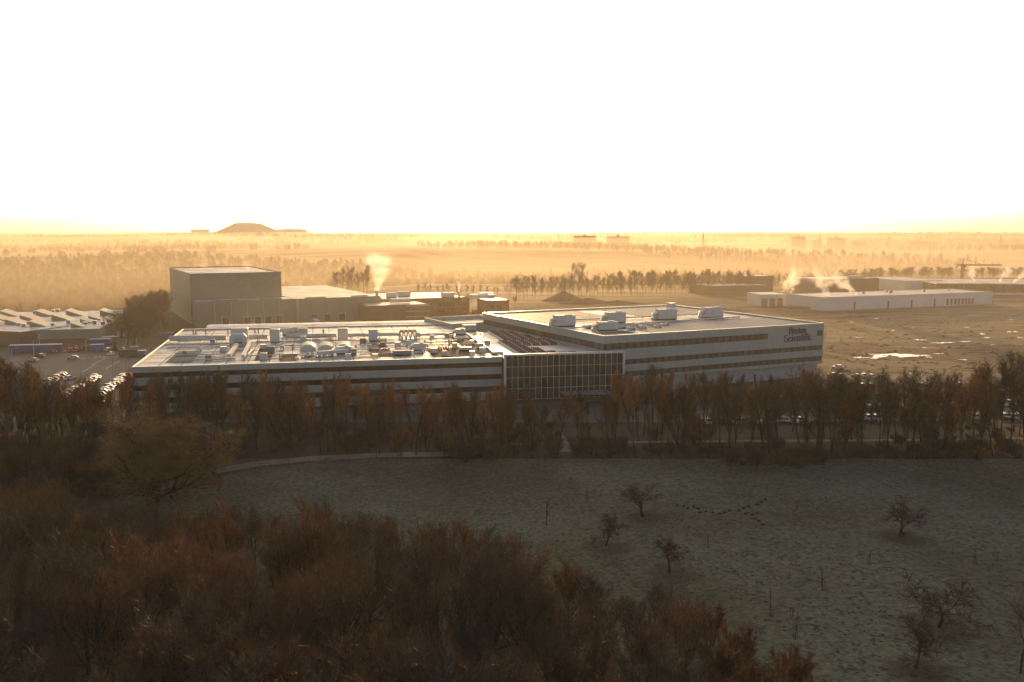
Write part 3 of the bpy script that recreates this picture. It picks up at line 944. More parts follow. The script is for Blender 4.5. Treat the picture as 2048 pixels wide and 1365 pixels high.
SPOT = [(395, 702), (420, 690), (440, 705), (365, 712), (410, 722), (520, 700), (535, 708), (560, 700), (612, 690), (640, 690), (690, 694), (720, 690), (735, 700), (760, 694), (790, 697), (812, 692), (850, 696), (862, 708), (885, 712), (905, 697), (940, 690), (955, 698), (970, 692), (890, 676), (860, 680), (830, 676), (700, 676), (660, 677), (600, 684), (545, 680), (940, 714), (960, 708), (745, 718), (690, 720), (590, 722), (520, 722)]
for i, (u, v) in enumerate(SPOT):
    s = rb.uniform(.8, 1.7)
    t = thing('roof_box_unit', 'small pale box unit standing on the factory roof', 'rooftop unit', pa(u, v), ra, 'small box units on the factory roof')
    part('casing', t, MB().bbox(0, s * 1.3, 0, s, .25, s * rb.uniform(.8, 1.3) + .3, .08), M[rb.choice(['unit', 'unit', 'metal', 'unit_grey'])])
    part('foot', t, MB().box(.1, .3, .1, s - .1, 0, .25).box(s * 1.3 - .3, s * 1.3 - .1, .1, s - .1, 0, .25), M['dark'])
    part('pipe', t, MB().tube((s * 1.3, s * .5, .4), (s * 1.3 + rb.uniform(2, 6), s * .5, .4), .12, n=6), M['metal'])
for i, (u0, v0, u1, v1) in enumerate([(350, 707, 455, 703), (352, 711, 450, 708), (500, 712, 600, 708), (610, 720, 760, 715), (520, 693, 600, 690), (720, 709, 800, 706), (800, 700, 900, 697), (880, 718, 1000, 712), (505, 700, 490, 715), (905, 690, 1000, 686), (690, 700, 780, 697), (560, 690, 575, 680)]):
    duct('thin conduit run %s on the factory roof' % ['behind the left mats', 'before the left mats', 'behind the front parapet, left', 'behind the front parapet, middle', 'left of the barrel skylights', 'right of the barrel skylights', 'across the dark mats', 'along the right front parapet', 'beside the square duct', 'before the link wall', 'between skylights and chiller', 'left of the skylights'][i], [pa(u0, v0, .4), pa(u1, v1, .4)], .16, ['metal', 'unit'][i % 2], z=ZA)
# stub vents
for u, v in [(387, 668), (392, 668), (456, 667), (510, 666), (517, 666), (586, 699), (712, 701), (647, 668), (412, 669), (600, 668), (560, 719), (640, 722), (760, 706), (850, 690), (898, 690)]:
    t = thing('vent_stub', 'short round vent pipe on the factory roof', 'vent', pa(u, v), ra, 'vent stubs on the factory roof')
    part('pipe', t, MB().tube((0, 0, 0), (0, 0, 1.3), .32, n=10), M['unit'], smooth=True)
    part('cap', t, MB().tube((0, 0, 1.3), (0, 0, 1.6), .5, .15, 10), M['dark'])
for i, (u, v) in enumerate([(620, 713), (640, 715), (655, 714), (612, 716), (900, 676), (918, 681), (906, 686), (765, 683), (752, 682), (838, 708), (605, 676), (628, 674), (935, 700), (955, 671), (885, 700)]):
    plant('cluster of valves and pipes on the roof of the factory block', pa(u, v), ra, .9, 40 + i)
# low hump roof behind
t = thing('vaulted_hall', 'low vaulted white roof rising behind the factory roof', 'building', wrl(AB, 8, AW + .4), ra)
n = 12
prof = [(0, 12.4)] + [(26 * i / n, 12.4 + 1.6 * math.sin(math.pi * i / n)) for i in range(1, n)] + [(26, 12.4), (26, 0), (0, 0)]
part('wall', t, MB().extr(prof[::-1], 0, 92), M['cladding_grey'])
k = MB()
vs = [(x, a, b + .05) for x in (-.3, 92.3) for a, b in prof[:n + 1]]
k.add(vs, [(i, n + 1 + i, n + 2 + i, i + 1) for i in range(n)])
part('roof', t, k, M['roof_frost'], smooth=True)
# link building behind the atrium
t = bld('link_building', 'small pale walled roof terrace between factory and office block', 903, 652, 14.6, 26.4)
part('wall', t, MB().box(0, 26, 0.3, 30, 0, 13.6), M['cladding'])
part('parapet', t, rim(MB(), 0, 26, 0.3, 30, 13.6, 15.4, .35), M['cladding'])
part('roof', t, MB().box(.36, 25.6, .7, 29.6, 13.61, 13.8), M['roof_frost'])

# ------------------------------------------------------------------ glazed entrance atrium
TB = bld('glass_atrium', 'dark glazed entrance hall with white frame and purple panelled roof', 1008, 709, 15.2, 11.9)
xr = lp(TB, 1249, 702, 15.2)[0]
TL = max(36.0, min(42.0, xr))
k0 = loc2(TB, wrl(CB, 0, 0))
k1 = loc2(TB, wrl(CB, 0, 66))
part('wall', TB, MB().prism([(.1, .5), (TL - .2, .5), (TL - .2, 3), (k0[0] - .4, k0[1] + .4), (k1[0] - .4, k1[1]), (.1, k1[1])], 0, 13.6), M['recess'])
part('roof', TB, MB().prism([(.15, .55), (TL - .3, .55), (TL - .3, 2.9), (k0[0] - .5, k0[1] + .4), (k1[0] - .5, k1[1] - .1), (.15, k1[1] - .1)], 13.61, 13.9), M['roof_white'])
part('surround', TB, MB().box(0, TL, -.4, .4, 14.6, 15.2).box(0, .6, -.4, .4, 0, 14.6).box(TL - .6, TL, -.4, .4, 0, 14.6).box(0.61, TL - .61, .2, .5, 13.9, 14.6), M['frame_white'])
npx, npz = 20, 4
pw, ph = (TL - 1.2) / npx, (14.6 - 1.4) / npz
pm = MB().box(.04, pw - .04, 0, .05, .04, ph - .04).mesh('pane', M['glass_hall'])
for i in range(npx):
    for j in range(npz):
        obj('pane', pm, TB, (.6 + i * pw, -.1, 1.4 + j * ph))
for i in range(1, npx):
    obj('mullion', shared('mul', lambda: MB().box(-.05, .05, -.2, -.101, 1.4, 14.6).mesh('mullion', M['frame_white'])), TB, (.6 + i * pw, 0, 0))
for j in range(npz):
    part('transom', TB, MB().box(.6, TL - .6, -.22, -.202, 1.4 + j * ph - .05, 1.4 + j * ph + .05), M['frame_white'])
part('door', TB, MB().box(TL * .55, TL * .55 + 4, -.15, .05, 0, 1.35), M['glass'])
part('canopy', TB, MB().bbox(TL * .45, TL * .85, -7, -.45, 3.2, 3.5, .1).tube((TL * .47, -6.6, 0), (TL * .47, -6.6, 3.2), .15).tube((TL * .83, -6.6, 0), (TL * .83, -6.6, 3.2), .15), M['unit_grey'])
# purple roof panels in tilted rows, white fascia at each row end
def sol():
    k = MB()
    w, d, hh = 2.75, 2.75, .8
    k.add([(0, 0, .05), (w, 0, .05), (w, d, hh), (0, d, hh), (0, 0, 0), (w, 0, 0), (w, d, hh - .06), (0, d, hh - .06)], [(0, 1, 2, 3), (7, 6, 5, 4), (0, 4, 5, 1), (1, 5, 6, 2), (2, 6, 7, 3), (3, 7, 4, 0)])
    k.add([(w, 0, .07), (w + .22, 0, .07), (w + .22, d, hh + .03), (w, d, hh + .03)], [(0, 1, 2, 3)], 1)
    k.add([(0, -.02, -.02), (w + .22, -.02, -.02), (w + .22, -.02, .1), (0, -.02, .1)], [(0, 1, 2, 3)], 1)
    return k.mesh('solar_panel', M['solar'], M['frame_white'])
solm = sol()
wedge = MB().add([(0, 0, 0), (.35, 0, 0), (.35, 2.9, .78), (0, 2.9, .78), (0, 2.9, -.9), (.35, 2.9, -.9), (0, 0, -.9), (.35, 0, -.9)], [(0, 1, 2, 3), (3, 2, 5, 4), (0, 3, 4, 6), (1, 7, 5, 2), (0, 6, 7, 1)]).mesh('fascia', M['frame_white'])
def lerp(a, b, t):
    return a + (b - a) * t
yend = k1[1] - 2
j = 0
y = 3.2
while y < yend:
    x0 = 6.2 - .055 * y * 0 + (2.0 if y > yend * .55 else 0)
    xc = k0[0] + (k1[0] - k0[0]) * max(0, (y + 3 - k0[1]) / (k1[1] - k0[1])) - .8
    if y < 3:
        xc = TL - 2
    xmax = xc
    if y < 26:
        xmax = min(xc, 22 - y * .45 + (6 if y < 6 else 0))
    x = x0
    obj('fascia', wedge, TB, (x0 - .4, y, 13.95))
    while x + 2.9 < xmax:
        obj('solar_panel', solm, TB, (x, y, 13.95))
        x += 3.0
    y += 3.0
part('gutter', TB, MB().box(1.2, 5.2, 1, yend, 13.91, 13.97), M['roof_frost'])

# ------------------------------------------------------------------ tall warehouse and its neighbours
DB = bld('high_bay_warehouse', 'tall windowless grey green warehouse with white roof', 379, 548, 28.0, 26.6)
DL, DW, DH = 60.0, lp(DB, 333, 535.8, 28.0)[1], 28.0
xr = lp(DB, 565.5, 545.5, 28.0)[0]
DL = xr + .8
part('wall', DB, MB().box(.15, DL - .15, .15, DW - .15, 0, 27.2), M['cladding_grey'])
row(DB, 'cladding_panel', panel_mesh(DW / 8, 28, .15, M['cladding_beige'], .12), 8, 0.15, (DW - .15) / 8, 0, 0, 'side', .15)
for j in range(3):
    row(DB, 'cladding_panel', panel_mesh(DL / 6, 14.2 / 3, .15, M['cladding_grey']), 6, 0, DL / 6, 13.8 + j * 14.2 / 3, .15)
part('roof', DB, MB().box(.3, DL - .3, .3, DW - .3, 27.2, 27.6), M['roof_white'])
part('parapet_coping', DB, rim(MB(), -.05, DL + .05, -.05, DW + .05, 28.0, 28.12, .4), M['cladding_brown'])
part('parapet', DB, rim(MB(), .16, DL - .16, .16, DW - .16, 27.6, 28, .2), M['cladding_grey'])
part('back_wall', DB, MB().box(DL - .15, DL, .15, DW, 0, 28).box(.15, DL - .15, DW - .15, DW, 0, 28), M['cladding_grey'])
for i in range(1, 4):
    part('roof_seam', DB, MB().box(.6, DL - .6, DW * i / 4 - .1, DW * i / 4 + .1, 27.6, 27.72), M['roof_grey'])
t = thing('roof_ladder_cage', 'small cage rail at the rear right corner of tall warehouse', 'railing', wrl(DB, DL - 4, 2, 28.0), DB.rotation_euler.z)
k = MB()
for i in range(3):
    k.box(i * 1.2, i * 1.2 + .12, 0, .12, -.4, 1.6)
k.box(0, 2.5, 0, .12, 1.6, 1.72).box(0, 2.5, 0, .12, .8, .92)
part('rail', t, k, M['metal'])

def docks(b, xs, z0, w, h, y=0, m='dark'):
    for x in xs:
        o = part('dock_door', b, MB().box(x, x + w, y - .06, y, z0, z0 + h), M[m])
        part('dock_seal', o, MB().box(x - .25, x, y - .5, y, z0, z0 + h + .25).box(x + w, x + w + .25, y - .5, y, z0, z0 + h + .25).box(x, x + w, y - .5, y, z0 + h, z0 + h + .25), M['frame_white'])
NB = bld('dispatch_hall', 'low grey green hall with dock doors in front of the tall warehouse', 395, 604.5, 13.8, 26.6)
NLr = lp(NB, 588, 597.5, 13.8)[0]
nd = -loc2(DB, NB.location)[1]
part('wall', NB, MB().box(0.12, NLr - .1, .12, nd - .2, 0, 13.2), M['cladding_grey'])
for i in range(6):
    part('cladding_panel', NB, MB().box(i * NLr / 6 + .04, (i + 1) * NLr / 6 - .04, 0, .12, 0, 13.8), M['cladding_grey'])
    if i:
        part('downpipe', NB, MB().tube((i * NLr / 6, -.12, 0), (i * NLr / 6, -.12, 13.5), .1, n=6), M['metal'])
row(NB, 'cladding_panel', panel_mesh(nd / 2, 13.8, .12, M['cladding_beige']), 2, 0, nd / 2 - .1, 0, 0, 'side', .12)
part('roof', NB, MB().box(.3, NLr - .3, .3, nd - .2, 13.2, 13.5), M['roof_white'])
part('roof_light', NB, MB().bbox(8, 22, 5, 6, 13.5, 13.9).bbox(34, 46, 5, 6, 13.5, 13.9), M['roof_grey'])
docks(NB, [NLr * f for f in (.24, .46, .57, .68, .79)], .9, 3.4, 3.8)
MBd = bld('storage_hall', 'wide grey hall with broad pale roof right of the tall warehouse', 589, 598, 13.9, 26.6)
ML = lp(MBd, 770, 594, 13.9)[0]
MW = lp(MBd, 567, 573, 13.9)[1]
part('wall', MBd, MB().box(.12, ML, .12, MW, 0, 13.3), M['cladding_grey'])
row(MBd, 'cladding_panel', panel_mesh(ML / 6, 13.9, .12, M['cladding_grey']), 6, 0, ML / 6, 0, .12)
part('roof', MBd, MB().box(0, ML, .3, MW, 13.3, 13.7), M['roof_white'])
for j in range(1, 9):
    part('roof_seam', MBd, MB().box(.5, ML - .5, MW * j / 9 - .08, MW * j / 9 + .08, 13.7, 13.8), M['roof_grey'])
part('downpipe', MBd, MB().tube((1.2, -.15, 0), (1.2, -.15, 13.7), .14, n=6).tube((2.0, -.15, 0), (2.0, -.15, 13.7), .14, n=6), M['metal'])
part('roof_light', MBd, MB().bbox(7, 19, 4, 5, 13.7, 14.1).bbox(34, 44, 5, 6, 13.7, 14.1), M['roof_grey'])
docks(MBd, [ML * f for f in (.18, .33, .5, .75)], .9, 3.6, 3.8, m='dark')
# trailer at the dock
t = thing('trailer', 'white box trailer parked at the grey hall', 'trailer', P(636, 656, 0), R(26.6) + R(85))
part('box', t, MB().bbox(0, 12, -1.25, 1.25, 1.2, 4.0, .08), M['cladding_white'])
part('chassis', t, MB().box(.3, 11.5, -.5, .5, .8, 1.19), M['dark'])
for x in (8.5, 9.8, 11.1):
    for s in (-1, 1):
        part('wheel', t, MB().tube((x, s * .95, .5), (x, s * 1.25, .5), .5, n=12), M['tyre'])
part('landing_leg', t, MB().box(2.2, 2.4, -.9, -.7, 0, 1.2).box(2.2, 2.4, .7, .9, 0, 1.2), M['metal'])

# brown production buildings in the middle
E1 = bld('brown_annex', 'dark brown flat roofed block with glazed grid at its right end', 737, 612.5, 10.2, 24)
L1 = lp(E1, 880, 613, 10.2)[0]
part('wall', E1, MB().box(.1, L1, .1, 26, 0, 9.6), M['cladding_brown'])
row(E1, 'cladding_panel', panel_mesh(L1 * .6 / 4, 10.2, .1, M['cladding_brown']), 4, 0, L1 * .6 / 4, 0, .1)
for i in range(6):
    for j in range(3):
        part('window', E1, MB().box(L1 * .6 + i * L1 * .066 + .1, L1 * .6 + (i + 1) * L1 * .066 - .1, 0, .08, .4 + j * 3, 3.2 + j * 3), M['glass_bronze'])
for j in range(4):
    part('transom', E1, MB().box(L1 * .6, L1, -.08, -.002, .2 + j * 3, .4 + j * 3), M['metal'])
part('roof', E1, MB().box(.2, L1 - .2, .2, 25.8, 9.6, 10.0), M['roof_white'])
part('parapet', E1, rim(MB(), 0.11, L1 + .05, .11, 26.05, 10.0, 10.25, .2), M['cladding_brown'])
E2 = bld('production_hall', 'wide brown production hall with frosted roof and chimney stacks', 770, 600, 10.5, 24)
L2 = lp(E2, 974, 601, 10.5)[0]
part('wall', E2, MB().box(0, L2, 0.1, 60, 0, 10.0), M['cladding_brown'])
row(E2, 'cladding_panel', panel_mesh(L2 / 8, 10.5, .1, M['brick']), 8, 0, L2 / 8, 0, .1)
for f in (.62, .72, .86):
    for j in range(2):
        part('window', E2, MB().box(L2 * f, L2 * f + 5, -.05, .02, 2 + j * 3.6, 4.2 + j * 3.6), M['glass'])
part('roof', E2, MB().box(.2, L2 - .2, .3, 59.8, 10, 10.35), M['roof_frost'])
part('parapet', E2, rim(MB(), 0.11, L2 + .05, .11, 60, 10.35, 10.7, .2), M['cladding_brown'])
E3 = bld('brick_wing', 'dark brick wing at the right end of the production hall', 976, 601, 9.5, 20)
L3 = max(8, lp(E3, 1017, 599.5, 9.5)[0])
part('wall', E3, MB().box(0.12, L3, .1, 22, 0, 9.0), M['brick'])
row(E3, 'cladding_panel', panel_mesh(L3 / 3, 9.5, .1, M['brick']), 3, 0, L3 / 3, 0, .1)
part('roof', E3, MB().box(.2, L3 - .2, .3, 21.8, 9.0, 9.3), M['roof_frost'])
for x in (.12, .42, .72):
    part('window', E3, MB().box(L3 * x, L3 * x + 2.5, -.05, -.002, 4.5, 6.5), M['glass'])
r2 = E2.rotation_euler.z
for (u, v, L, H), lab in zip([(775, 597, 6, 3.2), (797, 594, 8, 3.2), (885, 596, 8, 3.0), (960, 596, 9, 3.0), (978, 598, 4, 2.5), (782, 606, 12, 2.2)],
                             ['boxy unit at the left of the production hall roof', 'wide unit beside the boxy unit on production hall', 'louvred unit in the middle of production hall roof', 'long unit near the right end of the production hall', 'small unit above the brick wing', 'low unit at the near edge of production hall roof']):
    ahu(lab, P(u, v, 10.4), r2, L, 3, H, False, 'unit')
t = thing('barrel_skylight', 'long white barrel skylight on the production hall roof', 'skylight', P(938, 597, 10.4), r2)
prof = [(5 - 5 * math.cos(math.pi * i / 8) - 5, .3 + 2.2 * math.sin(math.pi * i / 8)) for i in range(9)]
part('vault', t, MB().extr(prof[::-1], 0, 10), M['translucent'])
part('curb', t, MB().box(-.2, 10.2, -5.2, 5.2, 0, .3), M['unit'])
CHIM = {}
def chimney(label, u, v, z, h, r, key):
    t = thing('chimney', label, 'chimney', P(u, v, z), 0)
    part('stack', t, MB().tube((0, 0, 0), (0, 0, h), r, r * .9, 12), M['metal'], smooth=True)
    part('rim', t, MB().tube((0, 0, h), (0, 0, h + .3), r * 1.15, r * 1.15, 12), M['dark'])
    CHIM[key] = Vector(P(u, v, z)) + Vector((0, 0, h + .3))
chimney('short steel chimney under the tall white steam plume', 754, 592, 13.7, 2.6, .9, 'main')
chimney('dark slim chimney with small plume on production hall', 918, 596, 10.4, 3.4, .7, 'small')

# ------------------------------------------------------------------ sawtooth factory
SB = bld('sawtooth_factory', 'long low grey factory with rows of sawtooth skylights', 199, 658.5, 6.6, 13.0)
SL, SW, SH = 150.0, 108.0, 6.6
part('wall', SB, MB().box(-SL, -.12, .12, SW, 0, 6.2), M['brick'])
row(SB, 'cladding_panel', panel_mesh(7.5, 4.2, .12, M['cladding_grey']), 5, -37.5, 7.5, 2.4, .12)
row(SB, 'cladding_panel', panel_mesh(SW / 8, 6.6, .12, M['cladding_beige']), 8, 0.1, SW / 8, 0, 0, 'side', 0)
part('canopy', SB, MB().box(-60, -40, .1, .4, 0.2, 6.4), M['dark'])
part('roof', SB, MB().box(-SL, -.2, .3, SW - .2, 6.2, 6.5), M['roof_frost'])
part('parapet', SB, rim(MB(), -SL, -.12, .13, SW + .02, 6.5, 6.75, .25), M['cladding_grey'])
k = MB()
w, d, h = 8.5, 13.0, 3.1
k.add([(0, 0, 0), (w, 0, 0), (0, 0, h), (0, d, 0), (w, d, 0), (0, d, h)], [(0, 1, 2), (3, 5, 4), (0, 2, 5, 3), (1, 4, 5, 2)])
sawm = k.mesh('sawtooth', M['cladding_grey'])
k = MB()
k.add([(-.2, -.1, h + .12), (w + .1, -.1, .06), (w + .1, d + .1, .06), (-.2, d + .1, h + .12), (-.2, -.1, h + .0), (w + .1, -.1, -.02), (w + .1, d + .1, -.02), (-.2, d + .1, h)], [(0, 1, 2, 3), (7, 6, 5, 4), (0, 4, 5, 1), (2, 6, 7, 3), (3, 7, 4, 0), (1, 5, 6, 2)])
slopem = k.mesh('sloping_pane', M['sawtooth'])
SAW = [(0, 646), (10, 633), (40, 649), (60, 657), (72, 634), (103, 641), (132, 633), (141, 656), (160, 646), (176, 639), (200, 633), (-30, 655), (-20, 640), (2, 656), (30, 640)]
SAW = [(59, 656), (141, 656), (160, 647), (177, 641), (103, 642), (132, 633), (72, 634), (40, 643), (10, 652), (0, 634), (-18, 645), (200, 632), (-30, 655)]
LB = ['nearest wide orange lit sawtooth of the grey factory', 'front shaded grey sawtooth near the right corner of factory', 'second shaded sawtooth behind the front one', 'third small sawtooth behind the shaded pair', 'orange sawtooth with dark openings in the middle of roof', 'rear orange sawtooth beside the roof boxes', 'rear orange sawtooth left of the roof boxes', 'orange sawtooth in the middle left of the roof', 'low orange sawtooth at the left front', 'far left rear orange sawtooth', 'sawtooth cut by the left picture edge', 'rearmost orange sawtooth by the bare trees', 'lowest sawtooth at the left picture edge']
for (u, v), lab in zip(SAW, LB):
    p = P(u, v, 6.5)
    small = 0.72 if (u, v) in ((141, 656), (160, 647), (177, 641)) else 1.0
    t = thing('sawtooth_rooflight', lab, 'rooflight', p, SB.rotation_euler.z, 'sawtooth rooflights on the grey factory', small)
    obj('gable', sawm, t)
    obj('sloping_pane', slopem, t)
for i, (u, v) in enumerate([(38, 653), (48, 655), (106, 653), (137, 647), (189, 648), (170, 651), (206, 650), (106, 626), (116, 624), (57, 650), (218, 645), (70, 628)]):
    t = thing('roof_vent_box', 'small dark vent box on the sawtooth factory roof', 'vent', P(u, v, 6.5), SB.rotation_euler.z, 'vent boxes on the sawtooth factory')
    part('box', t, MB().bbox(-.8, .8, -.8, .8, 0, 1.4, .1), M['unit_grey'])
    part('cap', t, MB().bbox(-1, 1, -1, 1, 1.4, 1.65, .08), M['metal'])
S2 = bld('brown_store', 'dark flat roofed store in front of the sawtooth factory', 38, 664, 7.0, -18)
part('wall', S2, MB().box(-60, 0, .1, 30, 0, 6.6), M['cladding_brown'])
row(S2, 'cladding_panel', panel_mesh(10, 7, .1, M['cladding_brown']), 6, -60, 10, 0, .1)
part('roof', S2, MB().box(-59.8, -.2, .3, 29.8, 6.6, 6.9), M['roof_frost'])

# yard boxes
def container(label, u, v, L, W, H, m, rz=13, roofm='cladding_white'):
    t = thing('storage_container', label, 'container', P(u, v, 0), R(rz))
    part('body', t, MB().box(0, L, 0, W, .15, H), M[m])
    part('roof', t, MB().box(-.05, L + .05, -.05, W + .05, H, H + .18), M[roofm])
    k = MB()
    n = int(L / .8)
    for i in range(n):
        k.box(i * L / n, i * L / n + .3, -.07, -.001, .3, H - .15)
    part('corrugation', t, k, M[m])['kind'] = 'stuff'
    part('skid', t, MB().box(.2, L - .2, .1, .4, 0, .15).box(.2, L - .2, W - .4, W - .1, 0, .15), M['dark'])
    return t
container('long blue storage trailer row in the factory yard', 19, 707, 20.5, 3, 3.2, 'blue', 10)
container('small pale blue container by the parked cars', 181, 703, 5.2, 2.6, 2.7, 'blue_pale')
container('long blue topped open shed behind the pale blue container', 178, 692, 9.0, 3, 2.8, 'blue')
container('green container left of the pale blue one', 165, 703, 3.6, 2.5, 2.2, 'green_box', 13, 'green_box')
container('dark shed behind the blue topped shed', 203, 688, 7.0, 3, 3.0, 'unit_grey')
container('brown cycle shelter at the entrance barrier', 238, 714, 7.0, 3.0, 2.6, 'cladding_brown', 10, 'roof_grey')
container('small grey cabinet beside the factory corner', 275, 713, 3.0, 2.2, 2.2, 'unit_grey', 10, 'metal')
container('white cabinet under the tall bare trees', 234, 675, 4.2, 2.5, 2.6, 'cladding_white')
container('low grey cabinet by the lawn', 260, 702, 3.4, 2.0, 1.6, 'unit_grey')
container('blue wrapped pallet pile on the lawn', 318, 673, 4.0, 3.0, 1.3, 'blue_pale', 20, 'blue_pale')
container('second blue wrapped pallet pile on the lawn', 332, 672, 3.5, 3.0, 1.2, 'blue', 20, 'blue_pale')
t = thing('cross_walk', 'white striped crossing near the brown shelter', 'road marking', P(205, 714, 0.06), R(10))
for i in range(9):
    part('stripe', t, MB().box(i * 1.6 - 3, i * 1.6 - 2.2, -1.2, 1.2, 0, .012), M['paint'])
for u0, v0, u1, v1 in [(182, 731, 213, 716), (212, 738, 240, 722), (165, 745, 190, 730), (150, 718, 260, 716)]:
    strip('lane_marking', [P(u0, v0), P(u1, v1)], .35, .065, M['paint'])

# ------------------------------------------------------------------ buildings on the right
GB = bld('white_warehouse', 'long low white warehouse with slender door slots and dock doors', 1647, 595.5, 8.8, 22)
GL_ = lp(GB, 1978, 583.5, 8.8)[0]
GW = lp(GB, 1563, 588.5, 8.8)[1]
part('wall', GB, MB().box(.12, GL_, .12, GW, 0, 8.3), M['cladding_white'])
row(GB, 'cladding_panel', panel_mesh(GL_ / 14, 8.8, .12, M['cladding_white']), 14, 0, GL_ / 14, 0, .12)
row(GB, 'cladding_panel', panel_mesh(GW / 4, 8.8, .12, M['cladding_white']), 4, 0.12, (GW - .12) / 4, 0, 0, 'side', .12)
part('roof', GB, MB().box(.3, GL_ - .2, .3, GW - .2, 8.3, 8.6), M['roof_white'])
part('parapet_coping', GB, rim(MB(), -.04, GL_ + .04, -.04, GW, 8.8, 8.9, .4), M['cladding_white'])
for u in (1708, 1775, 1822, 1868):
    x = on_front(GB, u, 610)[0]
    part('door', GB, MB().box(x, x + 1.1, -.05, -.002, 0, 5.2), M['dark'])
for u in (1893, 1901, 1909, 1916, 1923, 1930, 1936, 1943):
    x = on_front(GB, u, 603)[0]
    part('dock_door', GB, MB().box(x, x + 1.9, -.05, -.002, .8, 5.0), M['cladding_brown'])
GS = bld('white_annex', 'small white annex with brown gates left of the long white warehouse', 1522, 589.5, 8.2, 10)
la = lp(GS, 1563, 588.5, 8.2)[0]
part('wall', GS, MB().box(0, la + 3, 0, 22, 0, 7.8), M['cladding_white'])
part('roof', GS, MB().box(-.1, la + 3, -.1, 22, 7.8, 8.2), M['roof_white'])
for f in (.05, .4, .75):
    part('gate', GS, MB().box(la * f, la * f + 4, -.06, -.002, 0, 5.5), M['cladding_brown'])
for (u, v), lab in zip([(1727, 588), (1848, 584), (1898, 581), (1783, 586), (1780, 587), (1773, 585)], ['fan hood at the left of the white warehouse roof', 'fan hood in the middle of white warehouse roof', 'fan hood at the right of the white warehouse roof'] + ['small stub on the white warehouse roof'] * 3):
    t = thing('roof_fan', lab, 'vent', P(u, v, 8.6), 0, 'fans on the white warehouse roof')
    part('base', t, MB().box(-.8, .8, -.8, .8, 0, .6), M['unit'])
    part('hood', t, MB().tube((0, 0, .6), (0, 0, 1.8), .9, .5, 10), M['unit_grey'])
def simple(name, label, u, v, z, rz, ur, W, wm, rm='roof_white', sidem=None):
    b = bld(name, label, u, v, z, rz)
    L = lp(b, ur, v, z)[0]
    L = max(L, 5)
    part('wall', b, MB().box(.1, L - .1, .1, W, 0, z - .5), M[sidem or wm])
    n = max(3, int(L / 12))
    row(b, 'cladding_panel', panel_mesh(L / n, z, .1, M[wm]), n, 0, L / n, 0, .1)
    part('cladding_panel', b, MB().box(0, .1, .11, W, 0, z), M[sidem or wm])
    part('roof', b, MB().box(.3, L - .2, .3, W - .2, z - .5, z - .15), M[rm])
    part('parapet', b, rim(MB(), .101, L - .05, .101, W + .1, z - .15, z + .1, .2), M[wm])
    return b, L
simple('dark_warehouse', 'dark fronted warehouse with pale end wall behind the white one', 1646, 559.8, 12.0, 24, 1810, 38, 'cladding_brown', sidem='cladding_grey')
simple('low_dark_shed', 'low dark brown shed left of the white warehouse', 1422, 573, 7.4, 14, 1560, 40, 'cladding_brown')
simple('dark_block', 'small dark block rising behind the low dark shed', 1495, 553, 13.5, 14, 1554, 30, 'cladding_brown')
b5, L5 = simple('pale_hall', 'pale flat hall right of the dark fronted warehouse', 1812, 562, 9.5, 14, 1900, 60, 'cladding_white')
G6 = bld('framed_hall', 'half built long hall with open steel bays at the right', 1872, 567, 9.0, -6)
part('roof', G6, MB().box(0, 110, 0, 70, 8.4, 9.0), M['roof_white'])
part('back_wall', G6, MB().box(0, 110, 12, 69, 0, 8.4), M['cladding_brown'])
for i in range(15):
    part('column', G6, MB().box(i * 7.5, i * 7.5 + .6, .1, .7, 0, 8.4), M['frame_dark'])
for i in range(14):
    part('brace', G6, MB().tube((i * 7.5 + .6, .4, 5.2), (i * 7.5 + 7.5, .4, 5.2), .18, n=4).tube((i * 7.5 + .6, .4, 2), (i * 7.5 + 7.5, .4, 5), .12, n=4), M['frame_dark'])
part('low_wall', G6, MB().box(0, 110, -.3, .09, 0, 1.8), M['cladding_white'])
t = thing('roof_plant_box', 'pale plant box on the dark fronted warehouse roof', 'rooftop unit', P(1703, 557, 12), R(24))
part('casing', t, MB().bbox(0, 14, 0, 5, 0, 2.0, .1), M['unit'])
part('rail', t, MB().box(0, 14, -.6, -.5, 0, 1.1), M['metal'])
fa, fb = P(1600, 628), P(2040, 612)
t = thing('site_fence', 'thin wire fence with posts along the white warehouse', 'fence', fa)
d_ = fb - fa
for i in range(46):
    q_ = d_ * (i / 45)
    obj('post', shared('fpost', lambda: MB().tube((0, 0, 0), (0, 0, 2.2), .09, n=5).mesh('post', M['unit_grey'])), t, q_)
part('wire', t, MB().tube((0, 0, 2.1), (d_.x, d_.y, 2.1), .04, n=3).tube((0, 0, 1.2), (d_.x, d_.y, 1.2), .04, n=3), M['unit_grey'])
t = thing('dark_hedge', 'low dark hedge before the left end of the white warehouse', 'hedge', P(1600, 619), R(22) * -1)
rh = np.random.RandomState(3)
hn = 2600
ha = np.stack([rh.uniform(-8, 8, hn), rh.normal(size=hn) * .7, rh.uniform(0, 1.9, hn)], 1)
